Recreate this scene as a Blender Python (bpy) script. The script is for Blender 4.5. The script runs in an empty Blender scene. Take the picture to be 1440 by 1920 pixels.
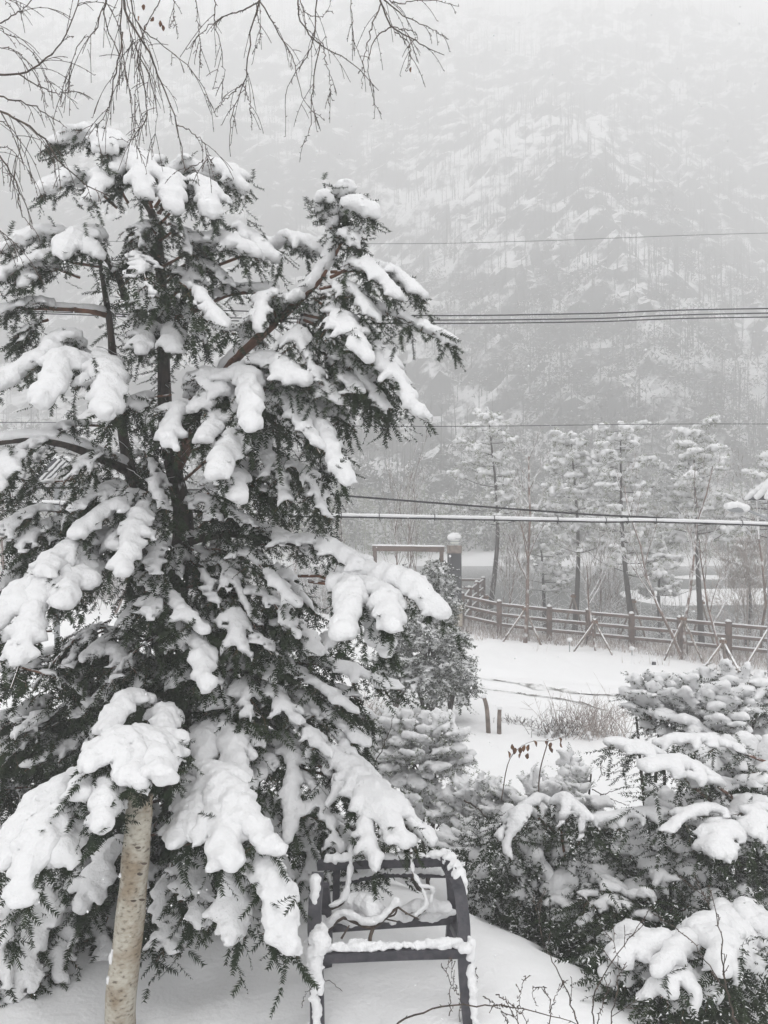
import bpy, math, random
import numpy as np
from mathutils import Vector

# ------------------------------------------------------------------ camera, world, sun, exposure
sc = bpy.context.scene
EYE = 6.3          # metres above the river
F = 1443.0         # focal length in photograph pixels
cam = bpy.data.cameras.new('camera')
camo = bpy.data.objects.new('camera', cam)
sc.collection.objects.link(camo)
camo.location = (0, 0, EYE)
camo.rotation_euler = (math.pi / 2, 0, 0)
cam.sensor_fit = 'VERTICAL'
cam.sensor_height = 36
cam.lens = 36 * F / 1920
cam.clip_start = 0.05
cam.clip_end = 3000
sc.camera = camo

world = bpy.data.worlds.new('World')
sc.world = world
world.use_nodes = True
wn = world.node_tree
bg = wn.nodes['Background']
sky = wn.nodes.new('ShaderNodeTexSky')
sky.sky_type = 'NISHITA'
sky.sun_disc = False
sky.sun_elevation = math.radians(76)
sky.sun_rotation = math.radians(166)
hs = wn.nodes.new('ShaderNodeHueSaturation')
hs.inputs['Saturation'].default_value = 0.04
wn.links.new(sky.outputs[0], hs.inputs['Color'])
wn.links.new(hs.outputs[0], bg.inputs[0])
bg.inputs[1].default_value = 0.15

sun = bpy.data.lights.new('sun', 'SUN')
sun.energy = 0.8
sun.angle = math.radians(50)
sun.color = (1.0, 0.985, 0.96)
suno = bpy.data.objects.new('sun', sun)
sc.collection.objects.link(suno)
suno.rotation_euler = (math.radians(12), 0, math.radians(-14))

sc.view_settings.view_transform = 'Standard'
sc.view_settings.look = 'None'
sc.view_settings.exposure = 0.92
sc.view_settings.gamma = 1
sc.view_settings.use_curve_mapping = False
cy = sc.cycles
cy.volume_bounces = 10
cy.max_bounces = 12
cy.diffuse_bounces = 4
cy.glossy_bounces = 2
cy.transparent_max_bounces = 12
cy.use_denoising = True
cy.denoiser = 'OPENIMAGEDENOISE'

HAZE = 0.0075

# ------------------------------------------------------------------ helpers
R = np.random.RandomState
UP = np.array([0, 0, 1.0])


def P(x, y, d):
    """A point d metres in front of the camera seen at photograph pixel x, y."""
    return np.array([(x - 720) / F * d, d, EYE - (y - 960) / F * d])


def nrm(v):
    v = np.asarray(v, float)
    return v / np.maximum(np.linalg.norm(v, axis=-1, keepdims=True), 1e-9)


def build(name, V, Q=None, T=None, mat=None, parent=None, base=None, smooth=True, label=None, cat=None, group=None, kind=None):
    """Link one mesh object from vertices, quads and triangles. base is the origin in world space."""
    V = np.asarray(V, float).reshape(-1, 3)
    base = np.zeros(3) if base is None else np.asarray(base, float)
    Q = np.zeros((0, 4), int) if Q is None else np.asarray(Q, int).reshape(-1, 4)
    T = np.zeros((0, 3), int) if T is None else np.asarray(T, int).reshape(-1, 3)
    me = bpy.data.meshes.new(name)
    me.vertices.add(len(V))
    me.vertices.foreach_set('co', (V - base).astype(np.float32).ravel())
    nl = len(Q) * 4 + len(T) * 3
    me.loops.add(nl)
    me.loops.foreach_set('vertex_index', np.concatenate([Q.ravel(), T.ravel()]).astype(np.int32))
    me.polygons.add(len(Q) + len(T))
    st = np.concatenate([np.arange(len(Q)) * 4, len(Q) * 4 + np.arange(len(T)) * 3]).astype(np.int32)
    me.polygons.foreach_set('loop_start', st)
    me.polygons.foreach_set('use_smooth', np.full(len(Q) + len(T), smooth))
    me.update(calc_edges=True)
    if mat is not None:
        me.materials.append(mat)
    o = bpy.data.objects.new(name, me)
    sc.collection.objects.link(o)
    if parent is not None:
        o.parent = parent
        # parts are written in world space relative to the thing's base
        if not np.allclose(base, np.array(root_loc(parent))):
            o.location = Vector(base) - Vector(root_loc(parent))
    else:
        o.location = Vector(base)
    tag(o, label, cat, group, kind)
    return o


def root_loc(o):
    p = Vector((0, 0, 0))
    while o is not None:
        p += o.location
        o = o.parent
    return p


def tag(o, label=None, cat=None, group=None, kind=None):
    for k, v in (('label', label), ('category', cat), ('group', group), ('kind', kind)):
        if v:
            o[k] = v


def thing(name, loc, label, cat, group=None):
    o = bpy.data.objects.new(name, None)
    o.empty_display_size = 0.1
    sc.collection.objects.link(o)
    o.location = Vector(loc)
    tag(o, label, cat, group)
    return o


class Geo:
    def __init__(s):
        s.V, s.Q, s.T, s.n = [], [], [], 0

    def add(s, V, Q=None, T=None):
        V = np.asarray(V, float).reshape(-1, 3)
        if Q is not None and len(Q):
            s.Q.append(np.asarray(Q, int) + s.n)
        if T is not None and len(T):
            s.T.append(np.asarray(T, int) + s.n)
        s.V.append(V)
        s.n += len(V)
        return s

    def obj(s, name, mat, parent=None, **k):
        if not s.V:
            return None
        Q = np.concatenate(s.Q) if s.Q else None
        T = np.concatenate(s.T) if s.T else None
        if parent is not None and 'base' not in k:
            k['base'] = root_loc(parent)
        return build(name, np.concatenate(s.V), Q, T, mat, parent, **k)


def tube(pts, rad, sides=6, cap=True):
    pts = np.asarray(pts, float)
    n = len(pts)
    rad = np.broadcast_to(np.asarray(rad, float), (n,))
    tan = nrm(np.gradient(pts, axis=0))
    ref = np.array([0, 0, 1.0]) if abs(tan[:, 2]).mean() < 0.8 else np.array([1.0, 0, 0])
    a = nrm(np.cross(tan, ref))
    b = np.cross(tan, a)
    th = np.arange(sides) * 2 * math.pi / sides
    V = pts[:, None] + rad[:, None, None] * (a[:, None] * np.cos(th)[None, :, None] + b[:, None] * np.sin(th)[None, :, None])
    i = np.arange(n - 1)[:, None] * sides
    j = np.arange(sides)[None]
    j2 = (j + 1) % sides
    Q = np.stack([i + j, i + j2, i + sides + j2, i + sides + j], -1).reshape(-1, 4)
    V = V.reshape(-1, 3)
    T = None
    if cap:
        V = np.vstack([V, pts[0], pts[-1]])
        c0, c1 = n * sides, n * sides + 1
        jj, kk = np.arange(sides), (np.arange(sides) + 1) % sides
        T = np.vstack([np.stack([kk, jj, np.full(sides, c0)], -1),
                       np.stack([jj + (n - 1) * sides, kk + (n - 1) * sides, np.full(sides, c1)], -1)])
    return V, Q, T


def segs(A, B, ra, rb, sides=4):
    """Many tapered sticks at once."""
    A, B = np.asarray(A, float).reshape(-1, 3), np.asarray(B, float).reshape(-1, 3)
    n = len(A)
    if n == 0:
        return np.zeros((0, 3)), np.zeros((0, 4), int)
    ra = np.broadcast_to(ra, (n,))
    rb = np.broadcast_to(rb, (n,))
    t = nrm(B - A)
    ref = np.where(abs(t[:, 2:3]) > 0.9, np.array([[1.0, 0, 0]]), np.array([[0, 0, 1.0]]))
    a = nrm(np.cross(t, ref))
    b = np.cross(t, a)
    th = np.arange(sides) * 2 * math.pi / sides + 0.4
    ring = a[:, None] * np.cos(th)[None, :, None] + b[:, None] * np.sin(th)[None, :, None]
    V = np.concatenate([A[:, None] + ring * ra[:, None, None], B[:, None] + ring * rb[:, None, None]], 1)
    j = np.arange(sides)
    j2 = (j + 1) % sides
    q = np.stack([j, j2, j2 + sides, j + sides], -1)
    Q = (q[None] + (np.arange(n) * 2 * sides)[:, None, None]).reshape(-1, 4)
    return V.reshape(-1, 3), Q


def box(c, s, rz=0, bevel=0.0):
    """An eight- or twenty-four-corner box (chamfered vertical edges) centred at c."""
    sx, sy, sz = [v / 2 for v in s]
    b = min(bevel, sx * 0.9, sy * 0.9)
    if b > 0:
        ring = [(-sx + b, -sy), (sx - b, -sy), (sx, -sy + b), (sx, sy - b), (sx - b, sy), (-sx + b, sy), (-sx, sy - b), (-sx, -sy + b)]
    else:
        ring = [(-sx, -sy), (sx, -sy), (sx, sy), (-sx, sy)]
    n = len(ring)
    V = np.array([(x, y, z) for z in (-sz, sz) for x, y in ring])
    if rz:
        c_, s_ = math.cos(rz), math.sin(rz)
        V[:, :2] = V[:, :2] @ np.array([[c_, s_], [-s_, c_]])
    Q = [(i, (i + 1) % n, n + (i + 1) % n, n + i) for i in range(n)]
    T = [(0, i + 1, i) for i in range(1, n - 1)] + [(n, n + i, n + i + 1) for i in range(1, n - 1)]
    return V + np.asarray(c), np.array(Q), np.array(T)


def beam(A, B, w, h):
    """A squared timber or bar from A to B, w wide and h high."""
    A, B = np.asarray(A, float), np.asarray(B, float)
    t = nrm(B - A)
    ref = UP if abs(t[2]) < 0.9 else np.array([0, 1.0, 0])
    a = nrm(np.cross(t, ref)) * w / 2
    b = nrm(np.cross(np.cross(t, ref), t)) * h / 2
    V = [A - a - b, A + a - b, A + a + b, A - a + b, B - a - b, B + a - b, B + a + b, B - a + b]
    Q = [(0, 1, 5, 4), (1, 2, 6, 5), (2, 3, 7, 6), (3, 0, 4, 7), (3, 2, 1, 0), (4, 5, 6, 7)]
    return np.array(V), np.array(Q)


def curve(pts, n=24):
    """Catmull-Rom through points."""
    p = np.asarray(pts, float)
    if len(p) == 2:
        return p[0] + (p[1] - p[0]) * np.linspace(0, 1, n)[:, None]
    p = np.vstack([2 * p[0] - p[1], p, 2 * p[-1] - p[-2]])
    m = len(p) - 3
    u = np.linspace(0, m - 1e-6, n)
    i = u.astype(int)
    t = (u - i)[:, None]
    a, b, c, d = p[i], p[i + 1], p[i + 2], p[i + 3]
    return 0.5 * ((2 * b) + (-a + c) * t + (2 * a - 5 * b + 4 * c - d) * t ** 2 + (-a + 3 * b - 3 * c + d) * t ** 3)


def vnoise(x, y, seed=0):
    xi, yi = np.floor(x).astype(np.int64), np.floor(y).astype(np.int64)
    xf, yf = x - xi, y - yi
    u, v = xf * xf * (3 - 2 * xf), yf * yf * (3 - 2 * yf)

    def h(a, b):
        n = (a * 374761393 + b * 668265263 + seed * 1442695041) & 0xffffffff
        n = ((n ^ (n >> 13)) * 1274126177) & 0xffffffff
        return ((n ^ (n >> 16)) & 0xffff) / 65535.0
    return (h(xi, yi) * (1 - u) + h(xi + 1, yi) * u) * (1 - v) + (h(xi, yi + 1) * (1 - u) + h(xi + 1, yi + 1) * u) * v


def fbm(x, y, o=4, seed=0):
    s, a, t = 0, 0.5, 0
    for k in range(o):
        s = s + a * vnoise(x * 2 ** k + 17.3 * k, y * 2 ** k - 9.1 * k, seed + k)
        t += a
        a *= 0.5
    return s / t * 2 - 1


def smooth01(x, a, b):
    t = np.clip((x - a) / (b - a), 0, 1)
    return t * t * (3 - 2 * t)


# ---- snow that has settled: a smooth skin round overlapping balls
def nets(beads, vox, rng, lump=0.32, K=2.5, grain=.34):
    beads = np.asarray(beads, float)
    c, r = beads[:, :3], beads[:, 3]
    lo = (c - 1.7 * r[:, None]).min(0) - vox
    hi = (c + 1.7 * r[:, None]).max(0) + vox
    n = np.maximum(((hi - lo) / vox).astype(int) + 2, 4)
    G = np.full(n, 1e-5, np.float32)
    for (x, y, z, rr) in beads:
        a = np.maximum(((np.array([x, y, z]) - 1.68 * rr - lo) / vox).astype(int), 0)
        b = np.minimum(((np.array([x, y, z]) + 1.65 * rr - lo) / vox).astype(int) + 2, n)
        gx = (lo[0] + np.arange(a[0], b[0]) * vox - x)[:, None, None]
        gy = (lo[1] + np.arange(a[1], b[1]) * vox - y)[None, :, None]
        gz = (lo[2] + np.arange(a[2], b[2]) * vox - z)[None, None, :]
        gz = np.where(gz < 0, gz * 1.45, gz * 1.1)
        G[a[0]:b[0], a[1]:b[1], a[2]:b[2]] += np.exp(K * (1 - (gx * gx + gy * gy + gz * gz) / (rr * rr))).astype(np.float32)
    G = np.log(G)
    rm = float(np.median(r))
    if lump > 0:
        X = (lo[0] + np.arange(n[0]) * vox)[:, None, None]
        Y = (lo[1] + np.arange(n[1]) * vox)[None, :, None]
        Z = (lo[2] + np.arange(n[2]) * vox)[None, None, :]
        for k in range(5):
            d = rng.normal(size=3)
            d /= np.linalg.norm(d)
            wl = rm * rng.uniform(1.0, 3.2)
            d = d * 2 * math.pi / wl
            G += (lump * np.sin(X * d[0] + Y * d[1] + Z * d[2] + rng.uniform(0, 6.28))).astype(np.float32)
        W = rng.normal(0, 1, G.shape).astype(np.float32)
        for ax_ in range(3):
            W = (W + np.roll(W, 1, ax_)) * .7
        G += grain * W
    G[0], G[-1] = -5, -5
    G[:, 0], G[:, -1] = -5, -5
    G[:, :, 0], G[:, :, -1] = -5, -5
    S = G > 0
    cnt = np.zeros(n - 1, np.int8)
    for dx in (0, 1):
        for dy in (0, 1):
            for dz in (0, 1):
                cnt += S[dx:n[0] - 1 + dx, dy:n[1] - 1 + dy, dz:n[2] - 1 + dz]
    I = np.argwhere((cnt > 0) & (cnt < 8))
    if len(I) == 0:
        return None
    acc = np.zeros((len(I), 3))
    num = np.zeros(len(I))
    co = [(0, 0, 0), (1, 0, 0), (0, 1, 0), (1, 1, 0), (0, 0, 1), (1, 0, 1), (0, 1, 1), (1, 1, 1)]
    vals = [G[I[:, 0] + a, I[:, 1] + b, I[:, 2] + cc] for a, b, cc in co]
    for a in range(8):
        for bit in (1, 2, 4):
            if not a & bit:
                b = a | bit
                va, vb = vals[a], vals[b]
                cr = (va > 0) != (vb > 0)
                t = np.where(cr, va / np.where(cr, va - vb, 1), 0)
                pos = np.array(co[a])[None] + t[:, None] * (np.array(co[b]) - np.array(co[a]))[None]
                acc += np.where(cr[:, None], pos, 0)
                num += cr
    V = lo + (I + acc / num[:, None]) * vox
    idx = np.full(n - 1, -1, np.int64)
    idx[I[:, 0], I[:, 1], I[:, 2]] = np.arange(len(I))
    Qs = []
    for ax in range(3):
        sl0, sl1 = [slice(None)] * 3, [slice(None)] * 3
        sl0[ax], sl1[ax] = slice(0, -1), slice(1, None)
        s0, s1 = S[tuple(sl0)], S[tuple(sl1)]
        e = np.argwhere(s0 != s1)
        u, v = [k for k in range(3) if k != ax]
        e = e[(e[:, u] > 0) & (e[:, v] > 0) & (e[:, u] < n[u] - 1) & (e[:, v] < n[v] - 1)]
        o = s0[e[:, 0], e[:, 1], e[:, 2]]

        def at(du, dv):
            f = e.copy()
            f[:, u] -= du
            f[:, v] -= dv
            return idx[f[:, 0], f[:, 1], f[:, 2]]
        q = np.stack([at(1, 1), at(0, 1), at(0, 0), at(1, 0)], -1)
        flip = o if ax != 1 else ~o
        q[~flip] = q[~flip][:, ::-1]
        Qs.append(q)
    return V, np.concatenate(Qs)


def lay_snow(mesh, parent):
    if mesh:
        build('snow', mesh[0], mesh[1], mat=M['snow'], parent=parent, base=root_loc(parent), kind='stuff')


# ---- needles set along twigs
def needles(tw, rng, length, width, step, flat=0.35):
    """tw: (n,k,3) twigs; returns diamond shaped needles in two loose ranks."""
    tw = np.asarray(tw, float)
    if len(tw) == 0:
        return np.zeros((0, 3)), np.zeros((0, 3), int)
    L = np.linalg.norm(np.diff(tw, axis=1), axis=2).sum(1)
    m = np.maximum((L / step).astype(int), 3)
    ti = np.repeat(np.arange(len(tw)), m * 2)
    u = np.concatenate([np.repeat((np.arange(k) + 0.5) / k, 2) for k in m])
    side = np.tile([1.0, -1.0], len(u) // 2)
    u = np.clip(u + rng.uniform(-.3, .3, len(u)) * step / L[ti], 0.02, 0.999)
    k = tw.shape[1] - 1
    s = u * k
    i = np.minimum(s.astype(int), k - 1)
    f = (s - i)[:, None]
    a, b = tw[ti, i], tw[ti, i + 1]
    p = a + (b - a) * f
    t = nrm(b - a)
    ref = nrm(np.array([0, 0, 1.0]) + rng.normal(size=(len(tw), 3)) * 0.35)[ti]
    sv = nrm(np.cross(t, ref))
    nv = np.cross(sv, t)
    d = nrm(t * 0.55 + sv * side[:, None] * 0.9 + nv * rng.normal(0, flat, len(u))[:, None] - UP * 0.12)
    l = length * rng.uniform(.75, 1.15, len(u)) * (1 - 0.35 * u ** 3)
    tip = p + d * l[:, None]
    wv = nrm(np.cross(d, nv)) * (width / 2)
    V = np.stack([p + wv, tip, p - wv], 1).reshape(-1, 3)
    return V, np.arange(len(u) * 3).reshape(-1, 3)


def frost(name, V, T, leaf, parent, share, rng):
    '''Needles as foliage, a share of them coated in snow.'''
    w = rng.rand(len(T)) < share
    for sel, nm, mt in ((~w, name, leaf), (w, 'frosted_needles', M['hillsnow'])):
        if sel.any():
            k = T[sel]
            build(nm, V[k.ravel()], None, np.arange(k.size).reshape(-1, 3), mat=mt, parent=parent, base=root_loc(parent), smooth=False, kind='stuff')


def gen_bough(rng, pts, spread, droop=.5, n=12, sub=2, hang=10, hang_len=.2, snow=.08, cover=.85, side_tilt=0.0, fwd=.6, poke=5):
    """One bough: axis through pts, side twigs fanning from it, hanging twigs below, balls of snow above."""
    ax = curve(pts, 14)
    L = np.linalg.norm(np.diff(ax, axis=0), axis=1).sum()
    tan = nrm(np.gradient(ax, axis=0))
    tw, beads = [], []
    u4 = np.linspace(0, 1, 4)[:, None]

    def put(p0, p1, r0, r1, dens=.55):
        l = np.linalg.norm(p1 - p0)
        flat = math.hypot(p1[0] - p0[0], p1[1] - p0[1]) / max(l, 1e-6)
        r0, r1 = r0 * (.55 + .45 * flat), r1 * (.55 + .45 * flat)
        k = max(2, int(l / (max(r0, r1) * dens)) + 1)
        for t in np.linspace(0, 1, k):
            r = (r0 + (r1 - r0) * t) * rng.uniform(.86, 1.12)
            q = p0 + (p1 - p0) * t + rng.normal(0, .12, 3) * r
            beads.append((q[0], q[1], q[2] + .5 * r + .008, r))
            if r > .018 and rng.rand() < .8:
                a = rng.uniform(0, 6.28)
                rr = r * rng.uniform(.38, .6)
                beads.append((q[0] + math.cos(a) * r * 1.05, q[1] + math.sin(a) * r * 1.05, q[2] + rng.uniform(-.3, .75) * r, rr))
    for j in range(3, 14):
        t = j / 13
        if snow > 0 and (t > .25) and rng.rand() < cover + .1:
            r = snow * (1.0 - .35 * abs(t - .6) / .6) * rng.uniform(.85, 1.1)
            m = max(1, int(L / 13 / (r * .55)))
            for q in range(m):
                p = ax[j - 1] + (ax[j] - ax[j - 1]) * (q + 1) / m
                beads.append((p[0], p[1], p[2] + .5 * r, r))
    tw.append(ax[[8, 10, 12, 13]])
    for i in range(n):
        t = .22 + .76 * (i + rng.uniform(0, .8)) / n
        j = min(int(t * 13), 12)
        f = t * 13 - j
        p = ax[j] + (ax[j + 1] - ax[j]) * f
        tn = tan[j]
        sv = np.cross(tn, UP)
        if np.linalg.norm(sv) < .35:
            sv = np.array([rng.uniform(-1, 1), rng.uniform(-1, .3), 0])
        sd = 1 if i % 2 else -1
        sv = nrm(sv) * sd
        fwd_ = fwd * rng.uniform(.55, 1.6)
        l = spread * (math.sin(math.pi * min(.99, t * .72 + .2)) ** .8) * rng.uniform(.5, 1.3)
        d = nrm(tn * fwd_ + sv * .8 + UP * (side_tilt + rng.normal(0, .1)))
        q = p + d * l * u4 - UP * droop * l * u4 ** 1.7 * rng.uniform(.5, 1.3)
        tw.append(q)
        has = rng.rand() < cover
        if snow > 0 and has:
            put(p, q[1], snow * .82, snow * .78)
            put(q[1], q[2], snow * .78, snow * .72)
            if rng.rand() < .8:
                put(q[2], q[2] * .35 + q[3] * .65, snow * .66, snow * .44)
        for s in range(sub):
            v = (.3 + .6 * (s + rng.uniform(0, .9)) / max(sub, 1))
            jj = min(int(v * 3), 2)
            b = q[jj] + (q[jj + 1] - q[jj]) * (v * 3 - jj)
            dd = nrm(nrm(q[3] - q[0]) * .7 + np.cross(nrm(q[3] - q[0]), UP) * (1 if s % 2 else -1) * .7 + rng.normal(0, .15, 3))
            ll = l * rng.uniform(.3, .55)
            w = b + dd * ll * u4 - UP * droop * ll * u4 ** 1.7
            tw.append(w)
            if snow > 0 and has and rng.rand() < .6:
                put(b, w[2], snow * .62, snow * .5)
    if snow > 0 and n > 3:
        sides = tw[1:1 + n * (1 + sub):1 + sub]
        for i in range(int(n * 1.7)):
            a = rng.randint(0, max(1, len(sides) - 2))
            u_ = rng.randint(0, 3)
            p = sides[a][u_] + (sides[min(a + 2, len(sides) - 1)][u_] - sides[a][u_]) * rng.uniform(.3, .7)
            r = snow * rng.uniform(.55, .9) * (1 if u_ < 2 else .8)
            if rng.rand() < cover:
                beads.append((p[0], p[1], p[2] + .4 * r, r))
    for i in range(poke):
        src = tw[rng.randint(1, len(tw))]
        p = src[rng.randint(1, 4)] + UP * snow * .4
        dv = nrm(np.array([rng.normal(0, .7), rng.normal(0, .7), .45]) + nrm(src[3] - src[0]) * .6)
        tw.append(p + dv * np.linspace(0, .11, 4)[:, None] * rng.uniform(.7, 1.3))
    for i in range(hang):
        src = tw[rng.randint(len(tw))]
        p = src[rng.randint(0, 4)]
        l = hang_len * rng.uniform(.5, 1.2)
        d = nrm(np.array([rng.normal(0, .8), rng.normal(0, .8), -.55]) + tan[8] * .7)
        tw.append(p + d * l * u4 + np.array([0, 0, -.02]))
    return ax, np.array(tw), np.array(beads) if beads else None


def bough_parts(rng, pts, parent, mats, wood_r, spread, depth, name='bough', **k):
    """A bough as a part (its wood) with foliage and snow as sub-parts."""
    nl, nw, ns = k.pop('nl', .028), k.pop('nw', .006), k.pop('ns', .0105)
    vox = k.pop('vox', max(.013, .005 * depth))
    lump = k.pop('lump', .3)
    fz = k.pop('frosting', 0)
    ax, tw, beads = gen_bough(rng, pts, spread, **k)
    g = Geo()
    g.add(*tube(ax, np.linspace(wood_r, wood_r * .3, len(ax)), 6))
    if len(tw):
        tn_ = 1 + k.get('n', 12) * (1 + k.get('sub', 2))
        g.add(*segs(tw[:tn_, 0], tw[:tn_, 2], .0034, .002, 3))
    w = g.obj(name, mats['wood'], parent)
    V, Q = needles(tw, rng, nl, nw, ns)
    if len(V) and fz:
        frost('foliage', V, Q, mats['leaf'], w, fz, rng)
    elif len(V):
        build('foliage', V, None, Q, mat=mats['leaf'], parent=w, base=root_loc(w), smooth=False)
    if beads is not None and len(beads):
        m = nets(beads, vox, rng, lump)
        if m:
            lay_snow(m, w)
    return w


# ------------------------------------------------------------------ materials
def mat(name, col, rough=.8, **k):
    m = bpy.data.materials.new(name)
    m.use_nodes = True
    b = m.node_tree.nodes['Principled BSDF']
    b.inputs['Base Color'].default_value = (*col, 1)
    b.inputs['Roughness'].default_value = rough
    b.inputs['Specular IOR Level'].default_value = k.get('spec', .3)
    b.inputs['Metallic'].default_value = k.get('metal', 0)
    return m


def nd(m, t, **k):
    n = m.node_tree.nodes.new(t)
    for a, v in k.items():
        setattr(n, a, v)
    return n


def lk(m, a, b):
    m.node_tree.links.new(a, b)


def noise_col(m, c0, c1, scale, detail=4, lo=.35, hi=.65, stretch=None, bump=0, bscale=None):
    b = m.node_tree.nodes['Principled BSDF']
    tc = nd(m, 'ShaderNodeTexCoord')
    mp = nd(m, 'ShaderNodeMapping')
    mp.inputs['Scale'].default_value = stretch or (1, 1, 1)
    lk(m, tc.outputs['Object'], mp.inputs['Vector'])
    n = nd(m, 'ShaderNodeTexNoise')
    n.inputs['Scale'].default_value = scale
    n.inputs['Detail'].default_value = detail
    lk(m, mp.outputs[0], n.inputs['Vector'])
    r = nd(m, 'ShaderNodeValToRGB')
    r.color_ramp.elements[0].position, r.color_ramp.elements[1].position = lo, hi
    r.color_ramp.elements[0].color, r.color_ramp.elements[1].color = (*c0, 1), (*c1, 1)
    lk(m, n.outputs['Fac'], r.inputs[0])
    lk(m, r.outputs[0], b.inputs['Base Color'])
    if bump:
        bn = nd(m, 'ShaderNodeBump')
        bn.inputs['Strength'].default_value = bump
        bn.inputs['Distance'].default_value = .01
        n2 = nd(m, 'ShaderNodeTexNoise')
        n2.inputs['Scale'].default_value = bscale or scale * 3
        n2.inputs['Detail'].default_value = 5
        lk(m, mp.outputs[0], n2.inputs['Vector'])
        lk(m, n2.outputs['Fac'], bn.inputs['Height'])
        lk(m, bn.outputs[0], b.inputs['Normal'])
    return r


def dusted(m, amount=.25, soft=.25, nscale=12, col=(.82, .82, .83)):
    """Snow lying on whatever faces upwards."""
    b = m.node_tree.nodes['Principled BSDF']
    src = b.inputs['Base Color'].links[0].from_socket if b.inputs['Base Color'].links else None
    ge = nd(m, 'ShaderNodeNewGeometry')
    sx = nd(m, 'ShaderNodeSeparateXYZ')
    lk(m, ge.outputs['True Normal'], sx.inputs[0])
    n = nd(m, 'ShaderNodeTexNoise')
    n.inputs['Scale'].default_value = nscale
    lk(m, ge.outputs['Position'], n.inputs['Vector'])
    a = nd(m, 'ShaderNodeMath', operation='MULTIPLY_ADD')
    lk(m, n.outputs['Fac'], a.inputs[0])
    a.inputs[1].default_value = 1.1
    lk(m, sx.outputs['Z'], a.inputs[2])
    mr = nd(m, 'ShaderNodeMapRange')
    mr.inputs['From Min'].default_value = amount + .55
    mr.inputs['From Max'].default_value = amount + .55 + soft
    lk(m, a.outputs[0], mr.inputs[0])
    mx = nd(m, 'ShaderNodeMix', data_type='RGBA')
    lk(m, mr.outputs[0], mx.inputs['Factor'])
    if src:
        lk(m, src, mx.inputs['A'])
    else:
        mx.inputs['A'].default_value = b.inputs['Base Color'].default_value
    mx.inputs['B'].default_value = (*col, 1)
    lk(m, mx.outputs['Result'], b.inputs['Base Color'])
    return m


def snow_mat(name, col, s1, d1, s2, d2):
    m = mat(name, col, .75, spec=.25)
    b = m.node_tree.nodes['Principled BSDF']
    ge = nd(m, 'ShaderNodeNewGeometry')
    n1 = nd(m, 'ShaderNodeTexNoise')
    n1.inputs['Scale'].default_value = s1
    n1.inputs['Detail'].default_value = 5
    n2 = nd(m, 'ShaderNodeTexNoise')
    n2.inputs['Scale'].default_value = s2
    n2.inputs['Detail'].default_value = 3
    lk(m, ge.outputs['Position'], n1.inputs['Vector'])
    lk(m, ge.outputs['Position'], n2.inputs['Vector'])
    b1, b2 = nd(m, 'ShaderNodeBump'), nd(m, 'ShaderNodeBump')
    b1.inputs['Strength'].default_value, b1.inputs['Distance'].default_value = .6, d1
    b2.inputs['Strength'].default_value, b2.inputs['Distance'].default_value = .5, d2
    lk(m, n1.outputs['Fac'], b1.inputs['Height'])
    lk(m, n2.outputs['Fac'], b2.inputs['Height'])
    lk(m, b1.outputs[0], b2.inputs['Normal'])
    lk(m, b2.outputs[0], b.inputs['Normal'])
    return m


M = {}
M['snow'] = snow_mat('settled_snow', (.75, .75, .757), 20, .03, 75, .01)
M['ground'] = snow_mat('ground_snow', (.83, .83, .835), 3.0, .04, 30, .012)
M['yew'] = mat('yew_needles', (.035, .05, .026), .7, spec=.1)
noise_col(M['yew'], (.011, .019, .010), (.028, .040, .019), 3.5, 3, .3, .7)
M['yew2'] = mat('pale_needles', (.07, .09, .045), .6)
noise_col(M['yew2'], (.05, .07, .035), (.12, .14, .075), 4, 3, .3, .7)
M['juniper'] = mat('juniper_leaf', (.04, .06, .04), .6)
noise_col(M['juniper'], (.03, .042, .03), (.075, .09, .06), 3, 3, .3, .7)
M['pine'] = mat('pine_needles', (.09, .11, .06), .7)
noise_col(M['pine'], (.1, .115, .065), (.3, .32, .22), 2.5, 3, .3, .7)
M['yewbark'] = mat('yew_bark', (.07, .05, .04), .9)
noise_col(M['yewbark'], (.018, .016, .015), (.07, .054, .046), 9, 5, .3, .7, (3, 3, .6), .8, 40)
dusted(M['yewbark'], .32, .2, 14)
M['redbark'] = mat('reddish_bark', (.16, .08, .05), .85)
noise_col(M['redbark'], (.06, .035, .025), (.2, .1, .065), 12, 5, .3, .7, (1, 1, 1), .6, 60)
dusted(M['redbark'], .5, .15, 14)
M['birch'] = mat('birch_bark', (.5, .46, .38), .8)
M['twig'] = mat('bare_twig', (.06, .048, .04), .85)
noise_col(M['twig'], (.035, .03, .026), (.1, .075, .06), 20, 3)
M['sapling'] = mat('sapling_bark', (.15, .11, .09), .9)
noise_col(M['sapling'], (.09, .065, .055), (.2, .14, .115), 4, 4)
dusted(M['sapling'], .05, .3, 5)
M['brush'] = mat('brush_twigs', (.15, .12, .1), .9)
noise_col(M['brush'], (.1, .08, .07), (.24, .2, .18), 2, 3)
dusted(M['brush'], -.1, .3, 3)
M['pinebark'] = mat('pine_bark', (.1, .08, .075), .9)
noise_col(M['pinebark'], (.022, .02, .02), (.06, .05, .046), 6, 4, .3, .7, (1, 1, .4))
dusted(M['pinebark'], .6, .2, 4)
M['wood'] = mat('fence_wood', (.2, .14, .11), .85)
noise_col(M['wood'], (.055, .038, .032), (.15, .1, .082), 5, 5, .3, .7, (1, 1, 1), .4, 40)
dusted(M['wood'], .52, .1, 6)
M['stake'] = mat('stake_wood', (.25, .2, .165), .85)
noise_col(M['stake'], (.1, .08, .068), (.24, .195, .165), 5, 4)
dusted(M['stake'], .38, .2, 7)
M['metal'] = mat('dark_metal', (.035, .034, .045), .5, spec=.5)
noise_col(M['metal'], (.022, .022, .03), (.06, .056, .066), 22, 5, .35, .7, (1, 1, 1), .25, 90)
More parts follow.
